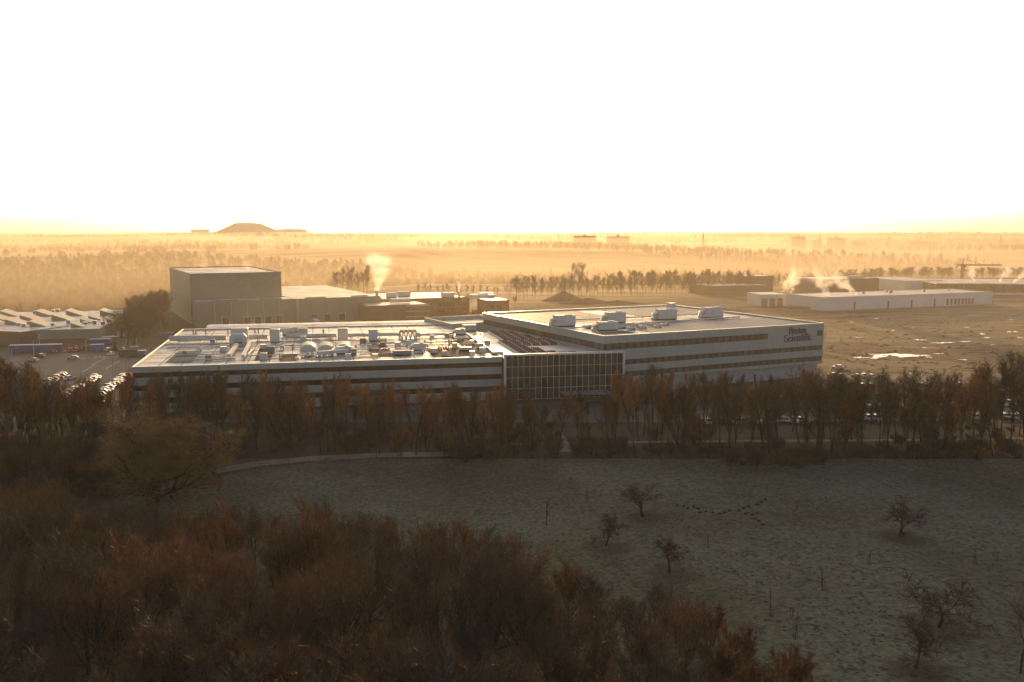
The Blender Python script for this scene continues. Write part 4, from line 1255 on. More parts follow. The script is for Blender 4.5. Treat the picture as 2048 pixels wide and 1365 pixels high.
# tower crane
cp = P(1923, 566, 0)
CR = thing('tower_crane', 'yellow tower crane with long jib over the half built hall', 'crane', (cp.x, cp.y, 0), 0)
def lattice(mb, p0, p1, w, n, r=.14):
    a, b = Vector(p0), Vector(p1)
    d = (b - a).normalized()
    s1 = d.orthogonal().normalized()
    if abs(d.z) < .5:
        s1 = Vector((-d.y, d.x, 0)).normalized()
    s2 = d.cross(s1)
    cs = [s1 * w + s2 * w, s1 * w - s2 * w, -s1 * w - s2 * w, -s1 * w + s2 * w]
    for c in cs:
        mb.tube(a + c, b + c, r, n=4)
    for i in range(n):
        q0, q1 = a.lerp(b, i / n), a.lerp(b, (i + 1) / n)
        for j in range(4):
            mb.tube(q0 + cs[j], q1 + cs[(j + 1) % 4], r * .7, n=3, cap=False)
mpx = cp.y / 1863
hz = 52 - (530 - 460) * mpx
ap = 52 - (517 - 460) * mpx
k = MB(); lattice(k, (0, 0, 0), (0, 0, hz + 1), .8, 14, .34)
part('mast', CR, k, M['yellow'])
k = MB(); lattice(k, (-2, 0, hz), (72 * mpx, -6, hz), .6, 24, .3)
part('jib', CR, k, M['yellow'])
k = MB(); lattice(k, (0, 0, hz), (-9 * mpx * 1.2, 1, hz), .6, 5, .3)
part('counter_jib', CR, k, M['yellow'])
part('counterweight', CR, MB().box(-12 * mpx, -8.5 * mpx, -.2, 1.6, hz - 3.0, hz), M['plinth'])
part('apex', CR, MB().tube((0, 0, hz), (.8, 0, ap), .6, .3, 4), M['yellow'])
part('tie_rod', CR, MB().tube((.8, 0, ap), (34 * mpx, -3, hz + .8), .22, n=4).tube((.8, 0, ap), (-10 * mpx, .8, hz + .8), .22, n=4).tube((24 * mpx, -2, hz + .7), (24 * mpx, -2, ap - 3), .3, n=4), M['frame_dark'])
part('cab', CR, MB().bbox(.8, 2.4, -1.8, -.8, hz - 2, hz - .2, .1), M['glass'])
part('hook', CR, MB().tube((50 * mpx, -4.2, hz - .4), (50 * mpx, -4.2, hz - 4), .06, n=4).box(50 * mpx - .4, 50 * mpx + .4, -4.5, -3.9, hz - 4.8, hz - 4), M['frame_dark'])

# earth mounds
def mound(label, u, v, rx, ry, h, seed, name='earth_mound'):
    c = P(u, v)
    rr = random.Random(seed)
    ph = [rr.random() * 6.28 for _ in range(4)]
    k = MB()
    n, m_ = 28, 9
    for j in range(m_ + 1):
        t = j / m_
        for i in range(n):
            a = 6.283 * i / n
            q = 1 + .12 * math.sin(2 * a + ph[0]) + .08 * math.sin(5 * a + ph[1])
            z = h * (1 - t) ** 1.15 * (1 + .06 * math.sin(3 * a + ph[2] + 4 * t)) - .1
            k.v.append((rx * t * q * math.cos(a), ry * t * q * math.sin(a), z))
    for j in range(m_):
        for i in range(n):
            k.f.append((j * n + i, (j + 1) * n + i, (j + 1) * n + (i + 1) % n, j * n + (i + 1) % n)); k.m.append(0)
    tag(obj(name, k.mesh(name, M['mud_mound'], smooth=True), None, (c.x, c.y, 0)), label, 'mound')
mound('tall dark conical earth mound before the row of bare trees', 1128, 602, 16, 14, 7.5, 1)
mound('long low earth mound right of the conical mound', 1175, 607, 24, 12, 4.0, 2)
mound('flat earth mound at the right end of the mound row', 1235, 608, 22, 9, 2.6, 3)
mound('flat earth mound beside the white annex', 1440, 622, 30, 9, 1.8, 4)

# lamp posts, flags
def lamp(label, u, v_top, v_base, arm=1.2, group='lamp posts'):
    b = P(u, v_base)
    h = CAMZ - (v_top - 460) * b.y / 1863 * 1.0
    h = max(4, min(16, h))
    t = thing('lamp_post', label, 'lamp post', b, 0, group)
    part('pole', t, MB().tube((0, 0, 0), (0, 0, h), .11, .07, 8), M['metal'])
    part('arm', t, MB().tube((0, 0, h - .05), (arm, 0, h + .15), .05, n=6), M['metal'])
    part('lantern', t, MB().bbox(arm - .1, arm + .8, -.2, .2, h + .05, h + .25, .05), M['unit_grey'])
for a in [('tall floodlight mast right of the production hall', 945, 560, 602), ('lamp post in front of the brick wing', 870, 613, 640), ('lamp post behind the blue trailer row', 80, 671, 704), ('lamp post in front of the blue trailer row', 68, 684, 712),
          ('lamp post beside the pale blue container', 173, 682, 716), ('lamp post on the car park lane', 226, 709, 749), ('lamp post under the bare trees by the lawn', 273, 679, 694), ('lamp post by the brown cycle shelter', 252, 715, 738),
          ('lamp post at the foot of the office block', 1517, 747, 775), ('lamp post in the right car park', 1760, 735, 775), ('lamp post right of the white car', 1710, 728, 748), ('lamp post near the left picture edge', 25, 700, 730)]:
    lamp(*a)
for u, lab in [(1446, 'left blue banner flag before the office block'), (1483, 'middle blue banner flag before the office block'), (1506, 'right blue banner flag before the office block')]:
    b = P(u, 785)
    t = thing('banner_flag', lab, 'flag', b, R(20), 'blue banner flags')
    part('pole', t, MB().tube((0, 0, 0), (0, 0, 6), .06, .04, 6), M['frame_white'])
    part('banner', t, MB().extr([(.02, 2.2), (.05, 5.8), (.0, 5.8), (-.03, 2.2)], .08, .95), M['blue'])

# ------------------------------------------------------------------ cars
def car_meshes():
    st = [(-2.15, .38, .62, .66, .74), (-2.1, .3, .75, .86, .86), (-1.75, .22, .92, .98, .92), (-1.35, .2, .95, 1.02, .93), (1.0, .2, .93, .98, .93), (1.55, .22, .86, .90, .92), (2.0, .28, .7, .76, .85), (2.18, .38, .55, .58, .7)]
    k = MB()
    for x, zl, zb, zt, w in st:
        k.v += [(x, -w * .9, zl), (x, -w, zl + .2), (x, -w, zb), (x, -w * .86, zt), (x, w * .86, zt), (x, w, zb), (x, w, zl + .2), (x, w * .9, zl)]
    for j in range(len(st) - 1):
        for i in range(8):
            k.f.append((j * 8 + i, j * 8 + (i + 1) % 8, (j + 1) * 8 + (i + 1) % 8, (j + 1) * 8 + i)); k.m.append(0)
    e = (len(st) - 1) * 8
    k.f += [tuple(range(7, -1, -1)), tuple(range(e, e + 8))]; k.m += [0, 0]
    # roof
    k.add([(-1.35, -.62, 1.43), (.25, -.64, 1.45), (.25, .64, 1.45), (-1.35, .62, 1.43), (-1.3, -.56, 1.49), (.15, -.58, 1.51), (.15, .58, 1.51), (-1.3, .56, 1.49)], [(0, 1, 5, 4), (1, 2, 6, 5), (2, 3, 7, 6), (3, 0, 4, 7), (4, 5, 6, 7)])
    for s in (-1, 1):
        k.tube((1.0, s * .78, .96), (.25, s * .63, 1.44), .05, n=4)
        k.tube((-.45, s * .79, .96), (-.45, s * .63, 1.44), .05, n=4)
        k.tube((-1.85, s * .78, .96), (-1.35, s * .62, 1.43), .07, n=4)
        k.box(.55, .75, s * .95 - .08, s * .95 + .08, .92, 1.06)
    g = MB()
    g.add([(-1.85, -.77, .97), (1.02, -.77, .97), (1.02, .77, .97), (-1.85, .77, .97), (-1.35, -.61, 1.44), (.25, -.62, 1.45), (.25, .62, 1.45), (-1.35, .61, 1.44)], [(0, 1, 5, 4), (1, 2, 6, 5), (2, 3, 7, 6), (3, 0, 4, 7), (4, 5, 6, 7)])
    w = MB().tube((0, -.1, 0), (0, .1, 0), .32, n=14)
    l = MB().box(-.03, .03, -.18, .18, -.07, .07)
    return k, g, w, l
cb, cg, cw, cl = car_meshes()
CARG = cg.mesh('window_glass', M['glass'])
CARW = cw.mesh('wheel', M['tyre'])
CART = cl.mesh('tail_light', M['tail'])
CARH = cl.mesh('headlight', M['frame_white'])
CARB = [cb.mesh('body', p) for p in PAINTS]
def simple_car(pi):
    k = MB()
    k.add(cb.v, cb.f, 0); k.add(cg.v, cg.f, 1)
    for x in (-1.3, 1.35):
        for s in (-.84, .84):
            k.tube((x, s - .09, .32), (x, s + .09, .32), .32, n=10, mi=2)
    return k.mesh('parked_car', PAINTS[pi], M['glass'], M['tyre'])
CARS = [simple_car(i) for i in range(6)]
CNAME = ['white', 'silver', 'grey', 'black', 'dark red', 'dark blue']
def car(label, p, rz, pi, group=None):
    t = thing('car', label, 'car', (p[0], p[1], .07), rz, group)
    obj('body', CARB[pi], t)
    obj('window_glass', CARG, t)
    for x in (-1.3, 1.35):
        for s in (-.84, .84):
            obj('wheel', CARW, t, (x, s, .32))
    for s in (-.62, .62):
        obj('tail_light', CART, t, (-2.12, s, .68))
        obj('headlight', CARH, t, (2.1, s, .6))
    return t
for u, v, rz, pi, lab in [(113, 705, 100, 4, 'dark red car behind the dark saloon in the factory yard'), (141, 704, 80, 2, 'grey car left of the pair in the yard'), (157, 704, 75, 3, 'black car right of the pair in the yard'),
                          (146, 719, 190, 1, 'silver car driving across the yard lane'), (218, 703, 70, 1, 'silver car parked beside the pale blue container'), (224, 711, 85, 0, 'white car with lit red tail lights at the crossing'),
                          (80, 715, 175, 3, 'black car nearest the blue trailer row'), (67, 724, 170, 1, 'silver car in front of the black car at the left'), (246, 702, 90, 2, 'grey car parked behind the brown shelter'), (152, 698, 90, 5, 'dark blue car behind the pair in the yard'),
                          (1675, 738, 150, 0, 'white car driving on the lane right of the office block'), (140, 760, 60, 0, 'white car alone at the head of the left parking rows')]:
    car(lab, P(u, v), R(rz), pi)
rs = random.Random(11)
def car_row(u0, v0, u1, v1, n, rz, lab, group, skip=.1):
    a, b = P(u0, v0), P(u1, v1)
    for i in range(n):
        if rs.random() < skip:
            continue
        p = a.lerp(b, i / max(1, n - 1))
        pi = rs.choice([0, 0, 1, 1, 1, 2, 2, 3, 3, 4, 5])
        o = obj('parked_car', CARS[pi], None, (p.x + rs.uniform(-.2, .2), p.y + rs.uniform(-.2, .2), .07), R(rz) + (math.pi if rs.random() < .4 else 0) + rs.uniform(-.04, .04), (rs.uniform(.93, 1.1), 1, rs.uniform(.95, 1.15)))
        tag(o, '%s car %s' % (CNAME[pi], lab), 'car', group)
car_row(120, 798, 192, 758, 17, 14, 'in the middle diagonal parking row left of the factory block', 'middle parking row on the left')
car_row(188, 800, 256, 752, 20, 14, 'in the parking row along the wall of the factory block', 'parking row along the factory block')
car_row(45, 796, 128, 752, 18, 14, 'in the left diagonal parking row behind the bare trees', 'left parking row')
car_row(0, 800, 60, 762, 12, 14, 'in the far left parking row behind the birch', 'far left parking row')
car_row(105, 820, 240, 812, 9, 100, 'in the short parking row nearest the trees on the left', 'near parking row on the left')
car_row(1400, 848, 1600, 846, 15, 95, 'in the parking row just behind the treeline, middle', 'near parking row behind the treeline')
car_row(1640, 844, 2040, 838, 26, 95, 'in the parking row just behind the treeline on the right', 'near parking row on the right')
car_row(1650, 822, 2040, 812, 24, 95, 'in the second parking row behind the treeline on the right', 'second parking row on the right')
car_row(1660, 798, 2040, 790, 22, 95, 'in the third parking row behind the treeline on the right', 'third parking row on the right')
car_row(1660, 776, 1960, 776, 16, 95, 'in the fourth parking row behind the treeline on the right', 'fourth parking row on the right')
car_row(1665, 755, 1760, 758, 7, 95, 'in the parking row beside the office block corner', 'parking row beside the office block')
car_row(1290, 808, 1600, 792, 14, 95, 'in the parking row in front of the office block', 'parking row in front of the office block', .3)
car_row(330, 826, 520, 822, 8, 100, 'parked along the foot of the factory block', 'cars along the factory block', .35)

# ------------------------------------------------------------------ fences, bench, meadow furniture
k = MB().tube((0, 0, -.3), (0, 0, 1.15), .07, .06, 6)
postm = k.mesh('fence_post', M['wood'])
FP_ = [(512, 945), (520, 938), (540, 936), (577, 933), (617, 931), (656, 929), (700, 928), (738, 927), (775, 926), (818, 925), (853, 925)]
for (u, v) in FP_:
    p = P(u, v, .4)
    tag(obj('fence_post', postm, None, p), 'wooden post along the footpath at the meadow edge', 'fence post', 'posts along the footpath')
for u in (1090, 1207, 1260, 1322, 1388, 1702, 1735, 1768, 1800, 1850, 1912):
    p = P(u, 922 + (u - 1090) * .006, .3)
    tag(obj('fence_post', postm, None, p, 0, 1.2), 'thin pale post at the foot of the treeline beside the meadow', 'fence post', 'posts below the treeline')
t = thing('park_bench', 'low wooden bench beside the footpath at the meadow edge', 'bench', P(690, 929, .5), R(5))
for i in range(3):
    part('seat_slat', t, MB().box(-1.2, 1.2, i * .16, i * .16 + .13, .42, .47), M['wood'])
for i in range(2):
    part('back_slat', t, MB().box(-1.2, 1.2, .5, .54, .6 + i * .2, .75 + i * .2), M['wood'])
for x in (-1, 1):
    part('leg', t, MB().box(x - .06, x + .06, 0, .48, 0, .42).box(x - .05, x + .05, .54, .6, 0, 1.0), M['wood'])
t = thing('info_board', 'small pale board between the posts by the footpath', 'sign', P(655, 929, .5), R(5))
part('board', t, MB().box(-.6, .6, 0, .06, .5, 1.5), M['path'])
part('leg', t, MB().box(-.55, -.45, .061, .14, 0, 1.4).box(.45, .55, .061, .14, 0, 1.4), M['wood'])
rs = random.Random(4)
MH = [(1355, 1012), (1368, 1013), (1376, 1018), (1388, 1014), (1396, 1018), (1400, 1026), (1412, 1024), (1425, 1026), (1440, 1028), (1450, 1026), (1459, 1023), (1478, 1022), (1487, 1017), (1497, 1014), (1492, 1028), (1505, 1030), (1515, 1027), (1524, 1005), (1515, 1010), (1510, 1038), (1518, 1043), (1526, 1050), (1531, 1000)]
for u, v in MH:
    c = P(u, v, .25)
    r = rs.uniform(.28, .5)
    k = MB()
    n = 9
    ph = rs.random() * 6
    for j, (q, z) in enumerate(((1, -.1), (.75, .12), (.4, .24), (.08, .28))):
        for i in range(n):
            a = 6.283 * i / n
            w = 1 + .2 * math.sin(2 * a + ph) + .12 * math.sin(5 * a)
            k.v.append((r * q * w * math.cos(a), r * q * w * math.sin(a), z))
    for j in range(3):
        for i in range(n):
            k.f.append((j * n + i, j * n + (i + 1) % n, (j + 1) * n + (i + 1) % n, (j + 1) * n + i)); k.m.append(0)
    tag(obj('molehill', k.mesh('molehill', M['soil'], smooth=True), None, c), 'small dark molehill in the forked trail across the frosted meadow', 'molehill', 'molehills in the meadow')
# ------------------------------------------------------------------ bare winter trees
def np_mesh(name, V, F, m, smooth=False):
    V = np.asarray(V, float).reshape(-1, 3)
    F = np.asarray(F, np.int32).reshape(-1, 3)
    me = bpy.data.meshes.new(name)
    me.vertices.add(len(V))
    me.vertices.foreach_set('co', V.ravel())
    me.loops.add(F.size)
    me.loops.foreach_set('vertex_index', F.ravel())
    me.polygons.add(len(F))
    me.polygons.foreach_set('loop_start', np.arange(len(F)) * 3)
    me.polygons.foreach_set('loop_total', np.full(len(F), 3))
    if smooth:
        me.polygons.foreach_set('use_smooth', np.ones(len(F), bool))
    me.materials.append(m)
    me.update(calc_edges=True)
    return me

def nrm(v):
    return v / np.maximum(np.linalg.norm(v, axis=-1, keepdims=True), 1e-9)

def tubes(S, n):
    """segments (p0, p1, r0, r1) to n-sided tapered tubes"""
    S = np.asarray(S, float)
    if len(S) == 0:
        return np.zeros((0, 3)), np.zeros((0, 3), int)
    a, b, r0, r1 = S[:, :3], S[:, 3:6], S[:, 6], S[:, 7]
    d = nrm(b - a)
    ref = np.where(np.abs(d[:, 2:3]) > .9, np.array([[1., 0, 0]]), np.array([[0, 0, 1.]]))
    u = nrm(np.cross(d, ref))
    w = np.cross(d, u)
    t = np.arange(n) * 2 * np.pi / n
    ring = u[:, None, :] * np.cos(t)[None, :, None] + w[:, None, :] * np.sin(t)[None, :, None]
    V = np.concatenate([a[:, None, :] + ring * r0[:, None, None], b[:, None, :] + ring * r1[:, None, None]], 1)
    i = np.arange(n)
    j = (i + 1) % n
    f = np.concatenate([np.stack([i, j, n + j], 1), np.stack([i, n + j, n + i], 1)], 0)
    F = (np.arange(len(S)) * 2 * n)[:, None, None] + f[None]
    return V.reshape(-1, 3), F.reshape(-1, 3)

def slivers(T, rs):
    """twigs (p0, p1, half width) to thin kinked two-triangle blades"""
    T = np.asarray(T, float)
    a, b, w = T[:, :3], T[:, 3:6], T[:, 6:7]
    d = nrm(b - a)
    s = nrm(np.cross(d, rs.normal(size=d.shape)))
    mid = a + (b - a) * .5 + nrm(rs.normal(size=d.shape)) * np.linalg.norm(b - a, axis=1, keepdims=True) * .08
    V = np.stack([a - s * w, a + s * w, mid - s * w * .7, mid + s * w * .7, b], 1).reshape(-1, 3)
    f = np.array([[0, 1, 3], [0, 3, 2], [2, 3, 4]])
    F = (np.arange(len(T)) * 5)[:, None, None] + f[None]
    return V, F.reshape(-1, 3)

KIND = dict(
    wood=dict(H=14, stems=4, lean=.34, trunk=.72, r=.15, n=[10, 6, 3], lr=[.52, .52, .5], ang=[28, 32, 36], st=[.25, .15, .1], wig=[.07, .11, .15], up=[.05, .16, .2], seg=[7, 5, 4], tw=3, tl=1.2, twd=.024),
    tall=dict(H=18, stems=1, lean=.07, trunk=.8, r=.22, n=[15, 7, 3], lr=[.40, .5, .5], ang=[36, 38, 40], st=[.36, .2, .1], wig=[.05, .12, .16], up=[.05, .2, .18], seg=[8, 5, 3], tw=4, tl=1.0, twd=.024),
    broad=dict(H=15, stems=1, lean=.1, trunk=.5, r=.3, n=[14, 9, 5], lr=[.95, .52, .5], ang=[54, 44, 44], st=[.22, .18, .1], wig=[.07, .13, .18], up=[.03, .13, .12], seg=[6, 6, 4], tw=4, tl=1.0, twd=.022),
    oak=dict(H=16, stems=1, lean=.05, trunk=.34, r=.75, n=[22, 18, 11], lr=[2.2, .42, .45], ang=[62, 46, 45], st=[.3, .16, .1], wig=[.05, .2, .24], up=[.02, .1, .1], seg=[5, 9, 5], tw=8, tl=.9, twd=.026),
    apple=dict(H=6, stems=1, lean=.1, trunk=.4, r=.2, n=[9, 7, 3], lr=[1.35, .45, .45], ang=[58, 50, 50], st=[.55, .15, .1], wig=[.12, .24, .26], up=[.02, .05, -.03], seg=[5, 7, 4], tw=4, tl=.5, twd=.022),
    shrub=dict(H=4, stems=9, lean=.55, trunk=.8, r=.04, n=[9, 5, 0], lr=[.45, .5, .5], ang=[30, 35, 40], st=[.2, .2, .1], wig=[.1, .15, .2], up=[.1, .12, .1], seg=[5, 3, 3], tw=7, tl=.6, twd=.012),
    whip=dict(H=6, stems=13, lean=.38, trunk=.85, r=.05, n=[9, 6, 0], lr=[.36, .5, .5], ang=[24, 28, 40], st=[.3, .2, .1], wig=[.06, .1, .2], up=[.08, .15, .1], seg=[6, 3, 3], tw=9, tl=.6, twd=.011),
    sap=dict(H=4, stems=1, lean=.05, trunk=.9, r=.06, n=[6, 3, 0], lr=[.4, .4, .5], ang=[40, 40, 40], st=[.4, .3, .1], wig=[.1, .15, .2], up=[.1, .1, .1], seg=[5, 3, 3], tw=3, tl=.4, twd=.01),
    far=dict(H=16, stems=1, lean=.08, trunk=.7, r=.2, n=[13, 7, 0], lr=[.48, .5, .5], ang=[46, 45, 45], st=[.25, .15, .1], wig=[.06, .15, .2], up=[.05, .14, .12], seg=[5, 3, 3], tw=9, tl=1.5, twd=.05))

def tree_data(kind, seed):
    k = KIND[kind]
    rr = random.Random(seed)
    rs = np.random.RandomState(seed)
    G = rr.gauss
    thick, thin, tw = [], [], []
    maxlev = 3 if k['n'][2] else 2
    def unit(x, y, z):
        l = math.sqrt(x * x + y * y + z * z) or 1
        return x / l, y / l, z / l
    def side(d, ang):
        # a direction leaning ang away from d
        ax = unit(G(0, 1), G(0, 1), G(0, 1))
        dt = ax[0] * d[0] + ax[1] * d[1] + ax[2] * d[2]
        ax = unit(ax[0] - dt * d[0], ax[1] - dt * d[1], ax[2] - dt * d[2])
        c, s = math.cos(ang), math.sin(ang)
        return unit(d[0] * c + ax[0] * s, d[1] * c + ax[1] * s, d[2] * c + ax[2] * s)
    def grow(p, d, L, r, lev):
        if lev >= maxlev:
            # branchlet: thin stem plus blade twigs
            q = p
            e = d
            nseg = 2
            for i in range(nseg):
                e = unit(e[0] + G(0, .2), e[1] + G(0, .2), e[2] + G(0, .2) + .06)
                n = (q[0] + e[0] * L / nseg, q[1] + e[1] * L / nseg, q[2] + e[2] * L / nseg)
                tw.append((*q, *n, max(r, k['twd'] * 1.25)))
                for _ in range(k['tw'] // 2):
                    t = rr.random()
                    c = (q[0] + (n[0] - q[0]) * t, q[1] + (n[1] - q[1]) * t, q[2] + (n[2] - q[2]) * t)
                    f = side(e, R(rr.uniform(20, 60)))
                    f = unit(f[0], f[1], f[2] + (.25 if k['up'][1] > .1 else -.1))
                    l = k['tl'] * rr.uniform(.5, 1.25)
                    tw.append((*c, c[0] + f[0] * l, c[1] + f[1] * l, c[2] + f[2] * l, k['twd'] * rr.uniform(.6, 1.2)))
                q = n
            return
        nseg = k['seg'][lev]
        pts = [p]
        dirs = [d]
        rad = [r]
        rend = r * (.28 if lev else .38)
        for i in range(nseg):
            w = k['wig'][lev]
            d = unit(d[0] + G(0, w), d[1] + G(0, w), d[2] + G(0, w * .7) + k['up'][lev])
            p = (p[0] + d[0] * L / nseg, p[1] + d[1] * L / nseg, p[2] + d[2] * L / nseg)
            pts.append(p)
            dirs.append(d)
            rad.append(r + (rend - r) * (i + 1) / nseg)
            (thick if lev < 2 else thin).append((*pts[-2], *p, rad[-2], rad[-1]))
        n = k['n'][lev] if lev < len(k['n']) else 0
        n = max(2, int(round(n * rr.uniform(.8, 1.2))))
        for c in range(n + 1):
            t = k['st'][lev] + (1 - k['st'][lev]) * (c + rr.random() * .8) / n
            t = min(t, .999)
            x = t * nseg
            i = int(x)
            g = x - i
            q = tuple(pts[i][j] + (pts[i + 1][j] - pts[i][j]) * g for j in range(3))
            rq = rad[i] + (rad[i + 1] - rad[i]) * g
            a = R(k['ang'][lev] * rr.uniform(.65, 1.3)) * (1.1 - .5 * t)
            cl = L * k['lr'][lev] * rr.uniform(.7, 1.2) * (1.12 - .62 * t if lev == 0 else 1.15 - .5 * t)
            grow(q, side(dirs[i + 1], a), cl, max(rq * .55, .036 if k['H'] > 8 else .024), lev + 1)
    ns = k['stems']
    H = k['H']
    for s in range(ns):
        a = rr.random() * 6.28
        l = k['lean'] * (rr.uniform(.3, 1) if ns > 1 else rr.random())
        o = (math.cos(a) * .25 * (ns > 1), math.sin(a) * .25 * (ns > 1), -.3)
        grow(o, unit(l * math.cos(a), l * math.sin(a), 1), H * k['trunk'] * rr.uniform(.85, 1.1), k['r'] * rr.uniform(.75, 1.1), 0)
    thick = np.array(thick)
    tw = np.array(tw)
    # scale so that nearly all of the crown ends at height H
    s = H / np.percentile(tw[:, 5], 99.3)
    for arr in (thick, tw):
        arr[:, :6] *= s
    if thin:
        thin = np.array(thin)
        thin[:, :6] *= s
    return thick, thin, tw, rs

PROTO = {}
hd = nrm(rh.normal(size=(hn, 3))) * .6
V, F = slivers(np.concatenate([ha, ha + hd, np.full((hn, 1), .06)], 1), rh)
for ob_ in [o for o in bpy.data.objects if o.name == 'dark_hedge']:
    obj('foliage', np_mesh('foliage', V, F, M['twig_grey']), ob_)
def proto(kind, seed, tm='twig', bm='bark'):
    thick, thin, tw, rs = tree_data(kind, seed)
    V, F = tubes(thick, 6)
    tr = np_mesh('trunk', V, F, M[bm], True)
    V1, F1 = tubes(thin, 3) if len(thin) else (np.zeros((0, 3)), np.zeros((0, 3), int))
    V2, F2 = slivers(tw, rs)
    cr = np_mesh('crown', np.concatenate([V1, V2]), np.concatenate([F1, F2 + len(V1)]), M[tm])
    cr.materials.append(M[bm])
    mi = np.zeros(len(F1) + len(F2), np.int32)
    mi[:len(F1)] = 1
    cr.polygons.foreach_set('material_index', mi)
    return tr, cr, KIND[kind]['H']

PW = [proto('wood', 10 + i) for i in range(2)] + [proto('broad', 20), proto('broad', 21), proto('broad', 22), proto('broad', 23, 'twig_grey')]
PWR = [proto('wood', 30, 'twig_rust')] + [proto('broad', 34 + i, 'twig_rust') for i in range(2)]
PT = [proto('tall', 50 + i) for i in range(4)] + [proto('tall', 56 + i, 'twig_grey') for i in range(2)]
PTR = [proto('tall', 60 + i, 'twig_orange') for i in range(2)]
POAK = proto('oak', 71, 'twig_gold')
PAP = [proto('apple', 80 + i, 'twig_dark', 'bark_dark') for i in range(5)]
PSAP = proto('sap', 90, 'twig_dark', 'bark_dark')
PSH = [proto('shrub', 100 + i, 'twig_grey') for i in range(2)] + [proto('shrub', 104, 'twig')]
PWH = [proto('whip', 110 + i, 'twig_rust') for i in range(2)]
PBI = proto('tall', 120, 'twig', 'bark_birch')

def plant_tree(name, label, pr, x, y, z, h, rz, group=None, cat='tree', wide=1.0):
    t = thing(name, label, cat, (x, y, z), rz, group, (h / pr[2] * wide, h / pr[2] * wide, h / pr[2]))
    obj('trunk', pr[0], t)
    obj('crown', pr[1], t)
    return t

def bound(tab, u):
    return float(np.interp(u, [a for a, b in tab], [b for a, b in tab]))

# --- dense wood in the foreground
WB = [(-200, 930), (0, 940), (70, 942), (120, 968), (172, 1000), (215, 1008), (280, 1006), (340, 1022), (420, 1006), (480, 1002), (551, 1024), (600, 1000), (660, 998), (700, 1014), (740, 1030), (803, 1038), (871, 1046), (931, 1050), (991, 1052), (1030, 1072),
      (1055, 1137), (1099, 1129), (1165, 1117), (1231, 1152), (1297, 1166), (1347, 1160), (1372, 1193), (1409, 1201), (1450, 1212), (1500, 1243), (1541, 1256), (1583, 1276), (1613, 1296), (1647, 1334), (1690, 1390), (2100, 1600)]
rs = random.Random(21)
pts = []
tries = 0
while tries < 9000 and len(pts) < 285:
    tries += 1
    y = rs.uniform(58, 158)
    x = rs.uniform(-.62, .36) * y
    u0, v0 = proj(x, y, 0)
    if u0 < -160 or u0 > 1720:
        continue
    h = rs.uniform(10, 16.5)
    # crowns get lower toward the meadow edge on the right
    if u0 > 1380:
        h = rs.uniform(5.5, 8.5)
    elif u0 > 1060:
        h = rs.uniform(8.5, 12)
    u, v = proj(x, y, h)
    if v > 1480:
        continue
    vb = min(bound(WB, u + du) for du in (-35, 0, 35)) if False else max(bound(WB, u + du) for du in (-28, 0, 28))
    if v < vb:
        h2 = h - (vb - v) * y / FPX * 1.0
        if h2 < h * .78:
            continue
        h = h2
        u, v = proj(x, y, h)
    md = 4.3 if u0 > 1060 else 5.0
    if any((x - a) ** 2 + (y - b) ** 2 < md * md for a, b, *_ in pts):
        continue
    pts.append((x, y, h, u, v))
for x, y, h, u, v in pts:
    edge = v - bound(WB, u) < 45
    if u > 1390:
        pr = rs.choice(PWH)
        lab, grp, nm = 'reddish many stemmed bush at the right end of the dense wood', 'reddish bushes at the wood edge', 'rusty_bush'
        plant_tree(nm, lab, pr, x, y, .1, h, rs.random() * 6.28, grp, 'bush', 1.35)
        continue
    pr = rs.choice(PWR if rs.random() < .36 else PW)
    hue = 'rusty' if pr in PWR else 'brown'
    zone = 'at the left picture edge' if u < 230 else 'below the oak' if u < 500 else 'left of the picture middle' if u < 800 else 'in the picture middle' if u < 1080 else 'right of the picture middle'
    if edge:
        lab, grp = 'bare %s tree on the meadow side of the dense wood, %s' % (hue, zone), 'edge trees of the dense wood'
    elif v < 1180:
        lab, grp = 'bare %s tree amid the dense wood, %s' % (hue, zone), 'middle trees of the dense wood'
    else:
        lab, grp = 'bare %s tree at the bottom of the dense wood, %s' % (hue, zone), 'lowest trees of the dense wood'
    plant_tree('wood_tree', lab, pr, x, y, .1, h, rs.random() * 6.28, grp)

p = P(305, 1012)
plant_tree('spreading_oak', 'huge spreading bare oak with golden twigs left of the footpath', POAK, p.x, p.y, .1, 18, 1.1, None, 'tree', 1.5)
rs = random.Random(23)
for i in range(34):
    u, v = rs.uniform(-60, 150), rs.uniform(925, 985)
    if i > 22:
        u, v = rs.uniform(330, 470), rs.uniform(948, 990)
    p = P(u, v)
    h = rs.uniform(6, 10) if i <= 22 else rs.uniform(2.5, 5)
    plant_tree('wood_tree', 'low bare tree between the oak and the left picture edge' if i <= 22 else 'low bare bush tree on the right of the oak', rs.choice(PW + PWH), p.x, p.y, .1, h, rs.random() * 6.28, 'low trees beside the oak')
for (u, v, h, lab) in [(2040, 1352, 12.5, 'tall thin bare tree cut by the lower right picture corner'), (2085, 1300, 13, 'bare tree reaching in from the right picture edge')]:
    p = P(u, v)
    plant_tree('bare_tree', lab, PT[4], p.x, p.y, .1, h, 2.0)

